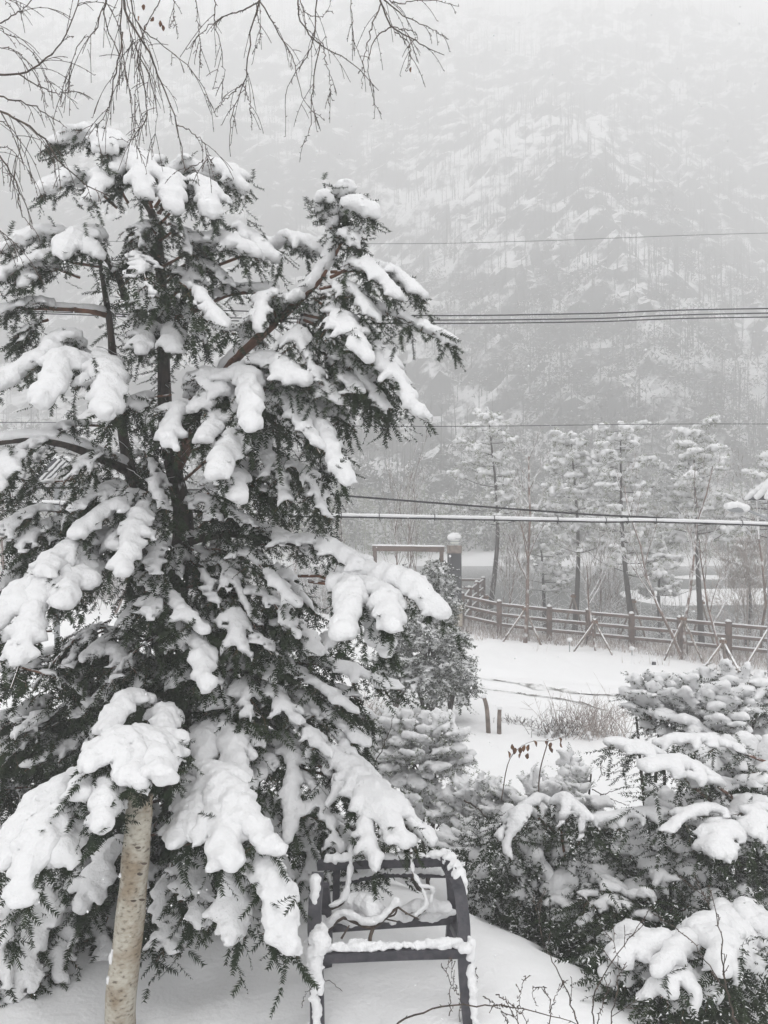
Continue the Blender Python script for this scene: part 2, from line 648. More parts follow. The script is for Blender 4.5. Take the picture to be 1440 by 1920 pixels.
M['cable'] = mat('cable_rubber', (.02, .02, .022), .6)
M['reed'] = mat('reddish_grass', (.2, .12, .1), .9)
noise_col(M['reed'], (.15, .11, .095), (.5, .44, .41), .9, 4, .3, .7)
M['deadleaf'] = mat('dead_leaf', (.17, .085, .045), .8)
noise_col(M['deadleaf'], (.09, .045, .03), (.24, .13, .07), 30, 3)
M['charcoal'] = mat('charcoal_panel', (.02, .022, .028), .7)
M['stone'] = mat('beige_stone', (.35, .3, .25), .9)
noise_col(M['stone'], (.27, .23, .19), (.42, .37, .3), 8, 5)
M['lamp'] = mat('lantern_glass', (.75, .76, .7), .35, spec=.5)
M['white'] = mat('white_paint', (.72, .72, .72), .5)
M['grey'] = mat('grey_steel', (.28, .29, .3), .45, metal=.4)
M['gravel'] = mat('gravel', (.2, .19, .17), .95)
noise_col(M['gravel'], (.16, .155, .145), (.75, .75, .75), 3, 5, .42, .58)
M['rubber'] = M['cable']

# birch bark: pale with fine dark lenticels running round the stem
m = M['birch']
b = m.node_tree.nodes['Principled BSDF']
tc = nd(m, 'ShaderNodeTexCoord')
mp = nd(m, 'ShaderNodeMapping')
mp.inputs['Scale'].default_value = (13, 13, 24)
lk(m, tc.outputs['Object'], mp.inputs[0])
n = nd(m, 'ShaderNodeTexNoise')
n.inputs['Scale'].default_value = 2.6
n.inputs['Detail'].default_value = 6
lk(m, mp.outputs[0], n.inputs['Vector'])
r1 = nd(m, 'ShaderNodeValToRGB')
r1.color_ramp.elements[0].position, r1.color_ramp.elements[1].position = .3, .44
r1.color_ramp.elements[0].color, r1.color_ramp.elements[1].color = (.15, .13, .105, 1), (.4, .37, .31, 1)
e = r1.color_ramp.elements.new(.75)
e.color = (.52, .5, .44, 1)
lk(m, n.outputs['Fac'], r1.inputs[0])
n2 = nd(m, 'ShaderNodeTexNoise')
n2.inputs['Scale'].default_value = 7
n2.inputs['Detail'].default_value = 5
lk(m, tc.outputs['Object'], n2.inputs['Vector'])
r2 = nd(m, 'ShaderNodeValToRGB')
r2.color_ramp.elements[0].position, r2.color_ramp.elements[1].position = .36, .56
r2.color_ramp.elements[0].color, r2.color_ramp.elements[1].color = (.62, .54, .46, 1), (1, 1, 1, 1)
lk(m, n2.outputs['Fac'], r2.inputs[0])
mx = nd(m, 'ShaderNodeMix', data_type='RGBA', blend_type='MULTIPLY')
mx.inputs['Factor'].default_value = 1
lk(m, r1.outputs[0], mx.inputs['A'])
lk(m, r2.outputs[0], mx.inputs['B'])
lk(m, mx.outputs['Result'], b.inputs['Base Color'])
bn = nd(m, 'ShaderNodeBump')
bn.inputs['Strength'].default_value, bn.inputs['Distance'].default_value = .9, .008
lk(m, n.outputs['Fac'], bn.inputs['Height'])
lk(m, bn.outputs[0], b.inputs['Normal'])

# hillside: rock and bare soil, snow where it is not too steep
M['hill'] = mat('hill_rock', (.2, .2, .2), .9)
m = M['hill']
b = m.node_tree.nodes['Principled BSDF']
ge = nd(m, 'ShaderNodeNewGeometry')
na = nd(m, 'ShaderNodeTexNoise')
na.inputs['Scale'].default_value = .16
na.inputs['Detail'].default_value = 9
na.inputs['Roughness'].default_value = .68
mpp = nd(m, 'ShaderNodeMapping')
mpp.inputs['Scale'].default_value = (1, .6, 1.3)
lk(m, ge.outputs['Position'], mpp.inputs[0])
lk(m, mpp.outputs[0], na.inputs['Vector'])
ra = nd(m, 'ShaderNodeValToRGB')
ra.color_ramp.elements[0].position, ra.color_ramp.elements[1].position = .81, .94
ra.color_ramp.elements[0].color, ra.color_ramp.elements[1].color = (.05, .05, .05, 1), (.8, .8, .81, 1)
sxz = nd(m, 'ShaderNodeSeparateXYZ')
lk(m, ge.outputs['True Normal'], sxz.inputs[0])
ma = nd(m, 'ShaderNodeMath', operation='MULTIPLY_ADD')
lk(m, sxz.outputs['Z'], ma.inputs[0])
ma.inputs[1].default_value = .62
nb_ = nd(m, 'ShaderNodeTexNoise')
nb_.inputs['Scale'].default_value = .022
nb_.inputs['Detail'].default_value = 3
lk(m, ge.outputs['Position'], nb_.inputs['Vector'])
mb_ = nd(m, 'ShaderNodeMath', operation='MULTIPLY_ADD')
lk(m, nb_.outputs['Fac'], mb_.inputs[0])
mb_.inputs[1].default_value = .55
lk(m, na.outputs['Fac'], mb_.inputs[2])
mc_ = nd(m, 'ShaderNodeMath', operation='SUBTRACT')
lk(m, mb_.outputs[0], mc_.inputs[0])
mc_.inputs[1].default_value = .28
lk(m, mc_.outputs[0], ma.inputs[2])
lk(m, ma.outputs[0], ra.inputs[0])
lk(m, ra.outputs[0], b.inputs['Base Color'])

M['water'] = mat('river_water', (.04, .045, .045), .18, spec=.32)
m = M['water']
b = m.node_tree.nodes['Principled BSDF']
ge = nd(m, 'ShaderNodeNewGeometry')
mpp = nd(m, 'ShaderNodeMapping')
mpp.inputs['Scale'].default_value = (.5, 1.6, 1)
lk(m, ge.outputs['Position'], mpp.inputs[0])
nn = nd(m, 'ShaderNodeTexNoise')
nn.inputs['Scale'].default_value = 1.6
nn.inputs['Detail'].default_value = 4
lk(m, mpp.outputs[0], nn.inputs['Vector'])
bb = nd(m, 'ShaderNodeBump')
bb.inputs['Strength'].default_value, bb.inputs['Distance'].default_value = .35, .05
lk(m, nn.outputs['Fac'], bb.inputs['Height'])
lk(m, bb.outputs[0], b.inputs['Normal'])

M['hilltwig'] = mat('hillside_twigs', (.06, .058, .055), .95)
M['hillsnow'] = mat('hillside_snow', (.78, .78, .79), .9)

YEW = {'wood': M['redbark'], 'leaf': M['yew'], 'snow': M['snow']}
PALE = {'wood': M['yewbark'], 'leaf': M['yew2'], 'snow': M['snow']}
JUN = {'wood': M['yewbark'], 'leaf': M['juniper'], 'snow': M['snow']}


# ------------------------------------------------------------------ terrain
def ground_z(X, Y):
    X, Y = np.asarray(X, float), np.asarray(Y, float)
    edge = 5.75 - .92 * np.maximum(0, X + .25) + .75 * np.maximum(0, -X - .9)
    edge = np.clip(edge, 2.6, 8.2)
    path = np.clip(2.25 - .05 * X, 1.2, 2.7) - .02 * np.maximum(0, Y - 18)
    t = smooth01(Y - edge, -.25, 3.6)
    top = 3.5 + .05 * np.sin(X * 1.3 + 1) - .06 * np.maximum(0, X - 1) + .1 * smooth01(-X, 1.2, 4)
    z = top * (1 - t) + path * t
    # bank down to the river beyond the fence
    fl = 28.8 - .42 * (X - 2.9)
    fl = np.clip(fl, 20, 34)
    s = smooth01(Y - fl, .5, 7)
    z = z * (1 - s) + (-.8) * s
    # gravel bar under snow in the river
    bar = np.exp(-((Y - 57 - .12 * (X - 22)) / 7.5) ** 2) * smooth01(X, 14.5, 20)
    z = z + bar * 1.25 * smooth01(Y, 40, 48)
    bar2 = np.exp(-((Y - 74) / 4) ** 2) * smooth01(X, 22, 30)
    z = z + bar2 * 1.0
    for yy, dp in ((20.6, .09), (19.2, .08), (17.6, .07), (15.9, .05)):
        z = z - dp * np.exp(-((Y - yy + .08 * X + .25 * np.sin(X * .35)) / .22) ** 2) * smooth01(vnoise(X * .5, Y * 0 + yy, 7), .2, .5)
    n = .035 * fbm(X * 1.2, Y * 1.2, 3, 3) + .10 * fbm(X * .28, Y * .28, 3, 5) * smooth01(Y, 6, 9)
    n = n + .016 * fbm(X * 4, Y * 4, 3, 9)
    n = n - .035 * smooth01(vnoise(X * 2.6, Y * 2.6, 15), .74, .9) + .03 * smooth01(vnoise(X * 3.4, Y * 3.4, 19), .8, .93)
    n = n - .09 * np.exp(-(((X + 1.42) / .16) ** 2 + ((Y - 4.12) / .16) ** 2))
    return z + n * (1 - s)


def axis_steps(segs_):
    out = [segs_[0][0]]
    for a, b_, s0, s1 in segs_:
        v, t = a, 0
        while v < b_:
            s = s0 + (s1 - s0) * (v - a) / (b_ - a)
            v += s
            out.append(min(v, b_))
    return np.unique(np.round(out, 4))


ys = axis_steps([(-30, 2, 3, .3), (2, 7, .075, .075), (7, 34, .11, .5), (34, 96, .6, 1.6)])
xp = axis_steps([(0, 4, .075, .09), (4, 14, .13, .4), (14, 60, .4, 2.5), (60, 400, 4, 40)])
xs = np.concatenate([-xp[:0:-1], xp])
GX, GY = np.meshgrid(xs, ys)
GZ = ground_z(GX, GY)
nx, ny = len(xs), len(ys)
ii = np.arange(nx * ny).reshape(ny, nx)
Q = np.stack([ii[:-1, :-1], ii[:-1, 1:], ii[1:, 1:], ii[1:, :-1]], -1).reshape(-1, 4)
build('ground', np.stack([GX, GY, GZ], -1).reshape(-1, 3), Q, mat=M['ground'], kind='structure',
      label='deep untouched snow over the yard, the lane and the river bank')


def hill_z(X, Y):
    wob = 10 * fbm(X * .02, Y * .02, 3, 21)
    spur = .97 * (Y + wob - 93 -   .48 * np.abs(X - 48) - .0008 * (X - 48) ** 2)
    spur = np.where(spur > 118, 118 + (spur - 118) * .25, spur)
    back = 1.32 * (Y + 1.3 * wob - 146)
    k = 9.0
    z = np.maximum(spur, back) + k * np.exp(-np.abs(spur - back) / k) * .4
    low = .55 * (Y - 92)
    z = np.maximum(z, np.minimum(low, 14))
    cr = np.abs(fbm(X * .045, Y * .045, 4, 31))
    z = z + 7 * (cr - .25) * smooth01(Y, 98, 125)
    z = z + 3.6 * (np.abs(fbm(X * .11, Y * .11, 3, 33)) * 2 - .4) * smooth01(Y, 95, 110)
    z = z + 1.5 * fbm(X * .3, Y * .3, 2, 37) * smooth01(Y, 95, 105)
    z = np.where(Y < 96, np.minimum(z, (Y - 91) * .5), z)
    return np.minimum(z, 202 + 6 * fbm(X * .02, Y * .02, 2, 5))


ys = axis_steps([(88, 250, 1.0, 1.6), (250, 470, 2.5, 6)])
xs = axis_steps([(-400, -170, 14, 4), (-170, 190, 1.9, 1.9), (190, 400, 4, 14)])
GX, GY = np.meshgrid(xs, ys)
nx, ny = len(xs), len(ys)
ii = np.arange(nx * ny).reshape(ny, nx)
Q = np.stack([ii[:-1, :-1], ii[:-1, 1:], ii[1:, 1:], ii[1:, :-1]], -1).reshape(-1, 4)
build('hill', np.stack([GX, GY, hill_z(GX, GY)], -1).reshape(-1, 3), Q, mat=M['hill'], kind='structure', smooth=False,
      label='steep rocky hillside under snow fading into mist across the river')
build('river', [(-400, 28, 0), (400, 28, 0), (400, 100, 0), (-400, 100, 0)], [(0, 1, 2, 3)], mat=M['water'], kind='structure',
      label='still grey river between the fence and the hillside')

bxs, bys = np.linspace(-110, 110, 260), np.linspace(86, 99, 26)
GX, GY = np.meshgrid(bxs, bys)
GZ = -.6 + 1.5 * smooth01(GY + 3 * fbm(GX * .05, GY * .05, 3, 61), 87, 92) + .12 * (GY - 90) + .35 * fbm(GX * .4, GY * .4, 3, 62)
ii = np.arange(260 * 26).reshape(26, 260)
Q = np.stack([ii[:-1, :-1], ii[:-1, 1:], ii[1:, 1:], ii[1:, :-1]], -1).reshape(-1, 4)
build('far_bank', np.stack([GX, GY, GZ], -1).reshape(-1, 3), Q, mat=M['ground'], kind='structure', label='snowy far shore of the river below the hillside')

# haze: even air with fine snow in it
bx = box((0, 215, 107), (860, 540, 218))
hz = build('haze', *bx, kind='stuff', smooth=False)
mh = bpy.data.materials.new('haze_air')
mh.use_nodes = True
nt = mh.node_tree
nt.nodes.clear()
out = nt.nodes.new('ShaderNodeOutputMaterial')
pv = nt.nodes.new('ShaderNodeVolumePrincipled')
pv.inputs['Density'].default_value = HAZE
pv.inputs['Color'].default_value = (.996, .996, .996, 1)
pv.inputs['Anisotropy'].default_value = .35
nt.links.new(pv.outputs[0], out.inputs['Volume'])
hz.data.materials.append(mh)

# woods on the hillside: bare stems with a few branches, one mass
rng = R(11)
N = 11000
hx = rng.uniform(-190, 200, N)
hy = 100 + 260 * rng.uniform(0, 1, N) ** 1.1
keep = (np.abs(hx) < hy * .56 + 8)
hx, hy = hx[keep], hy[keep]
den = fbm(hx * .03, hy * .03, 3, 41) + .7 * smooth01(hy, 118, 160) + rng.normal(0, .18, len(hx))
keep = den > .12
hx, hy = hx[keep], hy[keep]
hz_ = hill_z(hx, hy)
A = np.stack([hx, hy, hz_ - .5], -1)
h = rng.uniform(5, 10, len(hx))
lean = rng.normal(0, .04, (len(hx), 2))
B = A + np.concatenate([lean * h[:, None], h[:, None]], 1)
g = Geo()
V, Q = segs(A, B, rng.uniform(.09, .2, len(A)), .03, 3)
g.add(V, Q)
for k in range(9):
    t = rng.uniform(.3, .95, len(A))[:, None]
    p = A + (B - A) * t
    an = rng.uniform(0, 6.28, len(A))
    l = h * rng.uniform(.12, .3, len(A)) * (1.25 - t[:, 0])
    q = p + np.stack([np.cos(an) * l, np.sin(an) * l, l * rng.uniform(.5, 1.4, len(A))], -1)
    w = .05
    s = np.stack([-np.sin(an), np.cos(an), np.zeros_like(an)], -1) * w
    VV = np.stack([p - s, p + s, q], 1).reshape(-1, 3)
    g.add(VV, None, np.arange(len(VV)).reshape(-1, 3))
g.obj('hillside_wood', M['hilltwig'], kind='stuff', smooth=False, label='bare trees all over the far hillside, lost in mist higher up')

# snow loaded scrub on the lower hillside
N = 8000
hx = rng.uniform(-85, 100, N)
hy = 94 + 85 * rng.uniform(0, 1, N) ** 1.25
keep = (np.abs(hx) < hy * .56 + 6)
hx, hy = hx[keep], hy[keep]
den = fbm(hx * .06, hy * .06, 3, 51) + rng.normal(0, .2, len(hx)) - .5 * smooth01(hy, 130, 175)
hx, hy = hx[den > -.22], hy[den > -.22]
hz_ = hill_z(hx, hy)
n = len(hx)
size = rng.uniform(.9, 3.2, n)
gd, gs = Geo(), Geo()
for k in range(34):
    d = rng.normal(size=(n, 3))
    d = d / np.linalg.norm(d, axis=1, keepdims=True) * rng.uniform(.25, 1, (n, 1))
    c = np.stack([hx, hy, hz_ + size * .7], -1) + d * size[:, None] * np.array([1, 1, .85])
    s = size * rng.uniform(.08, .26, n)
    a = rng.normal(size=(n, 3))
    a /= np.linalg.norm(a, axis=1, keepdims=True)
    top = (d[:, 2] > -.1) & (rng.rand(n) < .34)
    a[top, 2] *= .3
    b_ = np.cross(a, rng.normal(size=(n, 3)))
    b_ /= np.maximum(np.linalg.norm(b_, axis=1, keepdims=True), 1e-6)
    b_[top, 2] *= .3
    V = np.stack([c - a * s[:, None], c + b_ * s[:, None] * .6, c + a * s[:, None]], 1)
    for sel, gg in ((top, gs), (~top, gd)):
        VV = V[sel].reshape(-1, 3)
        gg.add(VV, None, np.arange(len(VV)).reshape(-1, 3))
sh = gd.obj('hillside_scrub', M['hilltwig'], kind='stuff', smooth=False, label='snow loaded scrub covering the foot of the far hillside')
gs.obj('snow', M['hillsnow'], sh, smooth=False)


# ------------------------------------------------------------------ trees along the fence
def branching(rng, base, top, r0, levels, nb, spread, up=.6, bend=.06, start=.3, crook=.5):
    """A bare branching plant. Returns stick ends and radii."""
    A_, B_, ra_, rb_ = [], [], [], []
    tips = []

    def grow(p0, p1, r, lv):
        k = 6 if lv == levels else 4
        pts = [np.array(p0)]
        L = np.linalg.norm(np.asarray(p1) - p0)
        off = rng.normal(0, bend * L, 3) * np.array([1, 1, .3])
        for i in range(1, k + 1):
            t = i / k
            pts.append(p0 + (p1 - p0) * t + off * math.sin(math.pi * t) + rng.normal(0, bend * L * .15, 3))
        for i in range(k):
            A_.append(pts[i]); B_.append(pts[i + 1])
            ra_.append(r * (1 - .72 * i / k)); rb_.append(r * (1 - .72 * (i + 1) / k))
        tips.append(pts[-1])
        if lv <= 0:
            return
        n_ = nb[levels - lv]
        for j in range(n_):
            t = start + (1 - start) * (j + rng.uniform(0, 1)) / n_
            i = min(int(t * k), k - 1)
            b0 = pts[i] + (pts[i + 1] - pts[i]) * (t * k - i)
            ax = nrm(pts[i + 1] - pts[i])
            an = rng.uniform(0, 6.28)
            sd = nrm(np.cross(ax, [math.cos(an), math.sin(an), .3]))
            l = L * spread * rng.uniform(.6, 1.15) * (1.1 - .6 * t)
            d = nrm(ax * up + sd * crook + UP * .25)
            grow(b0, b0 + d * l, r * (1 - .7 * t) * .6, lv - 1)
    grow(np.asarray(base, float), np.asarray(top, float), r0, levels)
    return np.array(A_), np.array(B_), np.array(ra_), np.array(rb_), np.array(tips)


def gz(p):
    return float(ground_z(p[0], p[1]))


def pine(bx, bd, tx, ty, crown_y, width_px, seed, label, n=26, low=()):
    """A young pine: tall bare trunk, whorls of up-curving limbs, tufts under small cushions of snow."""
    rng = R(seed)
    b0 = P(bx, 1180, bd)
    b0[2] = gz(b0) - .1
    t0 = P(tx, ty, bd)
    root = thing('pine_tree', b0, label, 'pine tree', 'young pines along the river fence')
    H = t0[2] - b0[2]
    mid = b0 + (t0 - b0) * .5 + np.array([rng.normal(0, .16), rng.normal(0, .1), 0])
    tr = curve([b0, mid, t0], 16)
    g = Geo()
    g.add(*tube(tr, np.linspace(.13, .02, 16), 8))
    g.obj('trunk', M['pinebark'], root)
    zc = P(0, crown_y, bd)[2]
    f0 = (zc - b0[2]) / H
    W = width_px / F * bd
    tw, beads = [], []
    for i in range(n):
        f = f0 + (1 - f0) * ((i // 3 * 3 + rng.uniform(0, 1.2)) / n)
        f = min(f, .985)
        j = min(int(f * 15), 14)
        p = tr[j] + (tr[j + 1] - tr[j]) * (f * 15 - j)
        an = i * 2.4 + rng.uniform(-.4, .4)
        rel = (f - f0) / (1 - f0)
        l = W * (1.05 - .68 * rel) * rng.uniform(.35, 1.3)
        d = np.array([math.cos(an), math.sin(an), 0])
        e = p + d * l + UP * l * rng.uniform(.1, .5)
        m_ = (p + e) / 2 - UP * l * .08
        lim = curve([p, m_, e], 7)
        gg = Geo()
        gg.add(*tube(lim, np.linspace(.028 - .014 * rel, .008, 7), 5))
        # forks
        for s in range(3 + int(3 * rng.rand())):
            t = rng.uniform(.4, .95)
            q = lim[min(int(t * 6), 5)]
            dd = nrm(d + rng.normal(0, .7, 3) * np.array([1, 1, .4]) + UP * .3)
            ee = q + dd * l * rng.uniform(.15, .4)
            gg.add(*segs([q], [ee], .008, .004, 4))
            for c in (ee, (q + ee) / 2 + rng.normal(0, .05, 3)):
                for w in range(9):
                    dv = nrm(rng.normal(0, .9, 3) + UP * .25 + dd * .5)
                    tw.append(c + dv * np.linspace(0, .2, 3)[:, None] * rng.uniform(.6, 1.3))
                for _ in range(3):
                    rr = rng.uniform(.055, .115)
                    o_ = rng.normal(0, .09, 3) * np.array([1, 1, .5])
                    beads.append((c[0] + o_[0], c[1] + o_[1], c[2] + .04, rr))
                    if rng.rand() < .6:
                        o_ = rng.normal(0, .13, 3) * np.array([1, 1, .3])
                        beads.append((c[0] + o_[0], c[1] + o_[1], c[2] + .03 + o_[2], rr * .75))
        gg.obj('limb', M['pinebark'], root)
    V, Q = needles(np.array(tw), rng, .12, .03, .05, .6)
    frost('foliage', V, Q, M['pine'], root, .52, rng)
    for c in (t0,):
        for w in range(4):
            beads.append((*(c + rng.normal(0, .06, 3)), .08))
    mm = nets(np.array(beads), .058, rng, .3)
    lay_snow(mm, root)
    return root


pine(912, 31, 915, 772, 985, 92, 101, 'slim young pine nearest the lamp pillar, snow tufts thin at its top', 30)
pine(1075, 30, 1070, 815, 1040, 75, 102, 'snowy young pine standing second along the river fence, bushy midway up', 34)
pine(1192, 28.5, 1163, 795, 1080, 95, 103, 'leaning young pine with a wide snowy crown in the middle of the fence row', 44)
pine(1318, 28, 1300, 798, 1020, 92, 104, 'forked topped young pine with broad snow pads, right of the leaning one', 40)
pine(1452, 26, 1445, 846, 1010, 80, 105, 'young pine cut by the right edge of the view beside the lane', 30)
pine(1388, 33, 1392, 1010, 1100, 55, 106, 'short young pine half hidden between the last two tall pines', 20)
pine(1020, 34, 1012, 985, 1110, 65, 107, 'low pine behind the brown sapling near the second fence post', 24)
pine(1245, 33.5, 1240, 1000, 1120, 60, 108, 'low pine seen between the leaning pine and the forked one', 24)


def bare_tree(label, px, py, d, tx, ty, r0, levels, nb, spread, seed, group=None, mat_='sapling', name='bare_tree', cat='bare tree', sides=5, sink=True, stems=1, **k):
    rng = R(seed)
    b0 = P(px, py, d)
    if sink:
        b0[2] = gz(b0) - .05
    t0 = P(tx, ty, d)
    root = thing(name, b0, label, cat, group)
    for s in range(stems):
        t1 = t0 + (rng.normal(0, .09, 3) * np.linalg.norm(t0 - b0) * np.array([1, 1, .6]) if s else 0)
        A_, B_, ra, rb, tips = branching(rng, b0 + (rng.normal(0, .04, 3) * np.array([1, 1, 0]) if s else 0), t1, r0 * (1 if s == 0 else .75), levels, nb, spread, **k)
        k6 = 6
        g = Geo()
        g.add(*segs(A_[:k6], B_[:k6], ra[:k6], rb[:k6], 7))
        g.obj('trunk' if s == 0 else 'stem', M[mat_], root)
        g = Geo()
        g.add(*segs(A_[k6:], B_[k6:], np.maximum(ra[k6:], .004 * d / 20), np.maximum(rb[k6:], .0035 * d / 20), 3))
        g.obj('branches', M[mat_], root)
    return root, tips


bare_tree('brown barked sapling held by stakes, first in front of the fence', 985, 1210, 26.2, 992, 850, .075, 3, (15, 7, 4), .36, 201, 'staked saplings beside the lane', up=1.0, bend=.02, start=.28, crook=.7)
bare_tree('forking bare sapling with two long arms, staked in front of the fence', 1281, 1235, 24.4, 1165, 905, .06, 3, (9, 7, 4), .42, 202, 'staked saplings beside the lane', up=.9, bend=.06, start=.3)
r_, _ = bare_tree('slender bare tree whose arm crosses the forked sapling', 1283, 1232, 24.6, 1335, 870, .055, 3, (9, 7, 4), .4, 203, None, up=.9, bend=.05, start=.3)
bare_tree('short wide bare sapling tied to stakes between the two taller ones', 1118, 1222, 25, 1100, 1060, .05, 2, (8, 6), .9, 204, 'staked saplings beside the lane', up=.7, start=.45)
bare_tree('crooked bare sapling staked near the right end of the fence', 1358, 1250, 23, 1310, 1010, .05, 3, (7, 6, 4), .5, 205, 'staked saplings beside the lane', up=.8, bend=.1)
bare_tree('thin bare tree with arched twigs behind the fence at the right', 1425, 1210, 26.5, 1405, 890, .055, 3, (9, 7, 4), .38, 206, None, up=.8, bend=.06)
bare_tree('cluster of thin bare stems rising behind the wooden frame', 790, 1110, 31, 775, 885, .04, 2, (8, 6), .4, 207, None, up=1.3, stems=5, start=.3)
bare_tree('slim bare tree beside the cluster behind the wooden frame', 735, 1120, 33, 745, 930, .04, 3, (7, 5, 4), .38, 208, None, up=1.2)
bare_tree('low twiggy thorn bush in the river bank behind the second pine', 1130, 1190, 32, 1135, 1040, .03, 2, (9, 8), .6, 209, None, stems=4)
bare_tree('pinkish twiggy bush behind the fence near the right edge', 1400, 1200, 30, 1405, 1040, .03, 3, (9, 8, 5), .55, 210, None, stems=5, mat_='reed')
bare_tree('thin bare bush behind the fence left of the leaning pine', 1160, 1190, 33, 1150, 1060, .03, 3, (8, 6, 4), .5, 211, None, stems=4)
bare_tree('twiggy bush behind the fence beside the lamp pillar', 950, 1180, 31, 955, 1020, .03, 2, (10, 8), .5, 212, None, stems=5)
for i, (x, y, d, ty) in enumerate(((40, 1130, 30, 870), (160, 1130, 31, 880), (215, 1130, 29, 900), (95, 1130, 33, 885), (450, 1130, 33, 960), (560, 1120, 34, 960), (640, 1110, 34, 970))):
    bare_tree(('reddish bare tree seen through the big yew at the far left', 'reddish bare tree seen through the yew, right of the solar lamp',
               'reddish bare tree showing beside the second yew stem', 'reddish bare tree behind the solar lamp pole',
               'misty bare tree seen under the snowy cable beside the yew trunk', 'misty bare tree right of the yew trunk below the cable',
               'misty bare tree just left of the wooden frame')[i], x, y, d, x + (i * 7 % 5 - 2) * 6, ty, .06, 3, (11, 6, 3), .4, 220 + i,
              'bare trees behind the yew', 'sapling', up=.9)

# ---- far bank thicket of pale pines and scrub
rng = R(31)
n = 520
fx = rng.uniform(-62, 66, n)
fy = rng.uniform(91, 101, n)
fz = np.maximum(hill_z(fx, fy), .1)
A = np.stack([fx, fy, fz - .3], -1)
h = rng.uniform(2, 6.5, n)
g, gs = Geo(), Geo()
g.add(*segs(A, A + UP * h[:, None], .09, .03, 4))
for k in range(90):
    t = rng.uniform(.25, 1, n)
    an = rng.uniform(0, 6.28, n)
    l = h * .28 * (1.15 - t) * rng.uniform(.3, 1, n) + .15
    c = A + np.stack([np.cos(an) * l, np.sin(an) * l, h * t], -1)
    s = rng.uniform(.12, .32, n)
    d1 = rng.normal(size=(n, 3)) * s[:, None]
    d2 = rng.normal(size=(n, 3)) * s[:, None]
    top = rng.rand(n) < .5
    d1[top, 2] *= .35
    V = np.stack([c - d1 * .6, c + d2 * .5, c + d1 * .6], 1)
    for sel, gg in ((top, gs), (~top, g)):
        VV = V[sel].reshape(-1, 3)
        gg.add(VV, None, np.arange(len(VV)).reshape(-1, 3))
sh = g.obj('far_bank_wood', M['pine'], kind='stuff', smooth=False, label='snowy young trees crowding the far bank of the river')
gs.obj('snow', M['hillsnow'], sh, smooth=False)

# reddish grass and brush under the fence
rng = R(33)
N = 9000
px = rng.uniform(860, 1560, N)
dd = 27.8 - (px - 865) / 600 * 4.2 + rng.normal(0, .9, N) + rng.uniform(-1.1, 2.2, N)
den = vnoise(px * .02, dd * 1.3, 4) + .5 * smooth01(dd - (27.8 - (px - 865) / 600 * 4.2), -1.5, .5)
px, dd = px[den > .74], dd[den > .74]
gx = (px - 720) / F * dd
A = np.stack([gx, dd, ground_z(gx, dd) - .03], -1)
h = rng.uniform(.12, .62, len(px)) * (.45 + .55 * vnoise(px * .03, dd, 8))
off = rng.normal(0, .3, (len(px), 2)) * h[:, None]
B = A + np.concatenate([off, h[:, None]], 1)
s = rng.normal(size=(len(px), 3))
s[:, 2] = 0
s = nrm(s) * .011
V = np.stack([A - s, A + s, B], 1).reshape(-1, 3)
C = A + (B - A) * .6
D_ = C + rng.normal(0, .12, (len(px), 3)) * np.array([1, 1, .6]) + np.array([0, 0, .05])
V2 = np.stack([C - s * .8, C + s * .8, D_], 1).reshape(-1, 3)
V = np.vstack([V, V2])
sel = np.repeat(rng.rand(len(V) // 3) < .3, 3)
Vs, V = V[sel], V[~sel]
build('fence_grass', V, None, np.arange(len(V)).reshape(-1, 3), M['reed'], kind='stuff', smooth=False,
      label='reddish dry grass and brush along the foot of the fence')
build('snow', Vs, None, np.arange(len(Vs)).reshape(-1, 3), M['hillsnow'], bpy.data.objects['fence_grass'], kind='stuff', smooth=False)

rng = R(35)
N = 1100
px = rng.uniform(-40, 1560, N)
dd = rng.uniform(29.5, 38, N)
gx = (px - 720) / F * dd
A = np.stack([gx, dd, np.maximum(ground_z(gx, dd), -.2) - .05], -1)
h = rng.uniform(.8, 2.6, N) * (.5 + .8 * vnoise(px * .015, dd * .2, 12))
off = rng.normal(0, .16, (N, 2)) * h[:, None]
B = A + np.concatenate([off, h[:, None]], 1)
g = Geo()
g.add(*segs(A, B, .013, .006, 3))
for k in range(9):
    t = rng.uniform(.2, .98, N)[:, None]
    p = A + (B - A) * t
    q = p + np.concatenate([rng.normal(0, .2, (N, 2)) * h[:, None], rng.uniform(.02, .3, (N, 1)) * h[:, None]], 1)
    g.add(*segs(p, q, .007, .004, 3))
g.obj('bank_brush', M['brush'], kind='stuff', label='fine bare brush dusted with snow along the river bank behind the fence')

# ------------------------------------------------------------------ wooden rail fence
fence = thing('rail_fence', P(1100, 1190, 27), 'brown wooden three rail fence along the river bank, its rails topped with snow', 'fence')
posts = []
for x, dpt in ((866, 28.5), (936, 28.1), (1030, 27.4), (1103, 26.9), (1184, 26.4), (1275, 25.8), (1366, 25.1), (1458, 24.5)):
    p = P(x, 1180, dpt)
    p[2] = gz(p)
    posts.append(p)
ytop = (1112, 1127, 1137, 1143, 1150, 1157, 1165, 1173)
rail_dz = (-.13, -.5, -.86)


def fence_post(p, ztop):
    g = Geo()
    g.add(*box((p[0], p[1], (p[2] - .2 + ztop) / 2), (.17, .17, ztop - p[2] + .2), .2, .02))
    o = g.obj('post', M['wood'], fence, smooth=False)
    mm = nets(np.array([(p[0], p[1], ztop + .0, .085)]), .03, R(5), .1)
    lay_snow(mm, o)


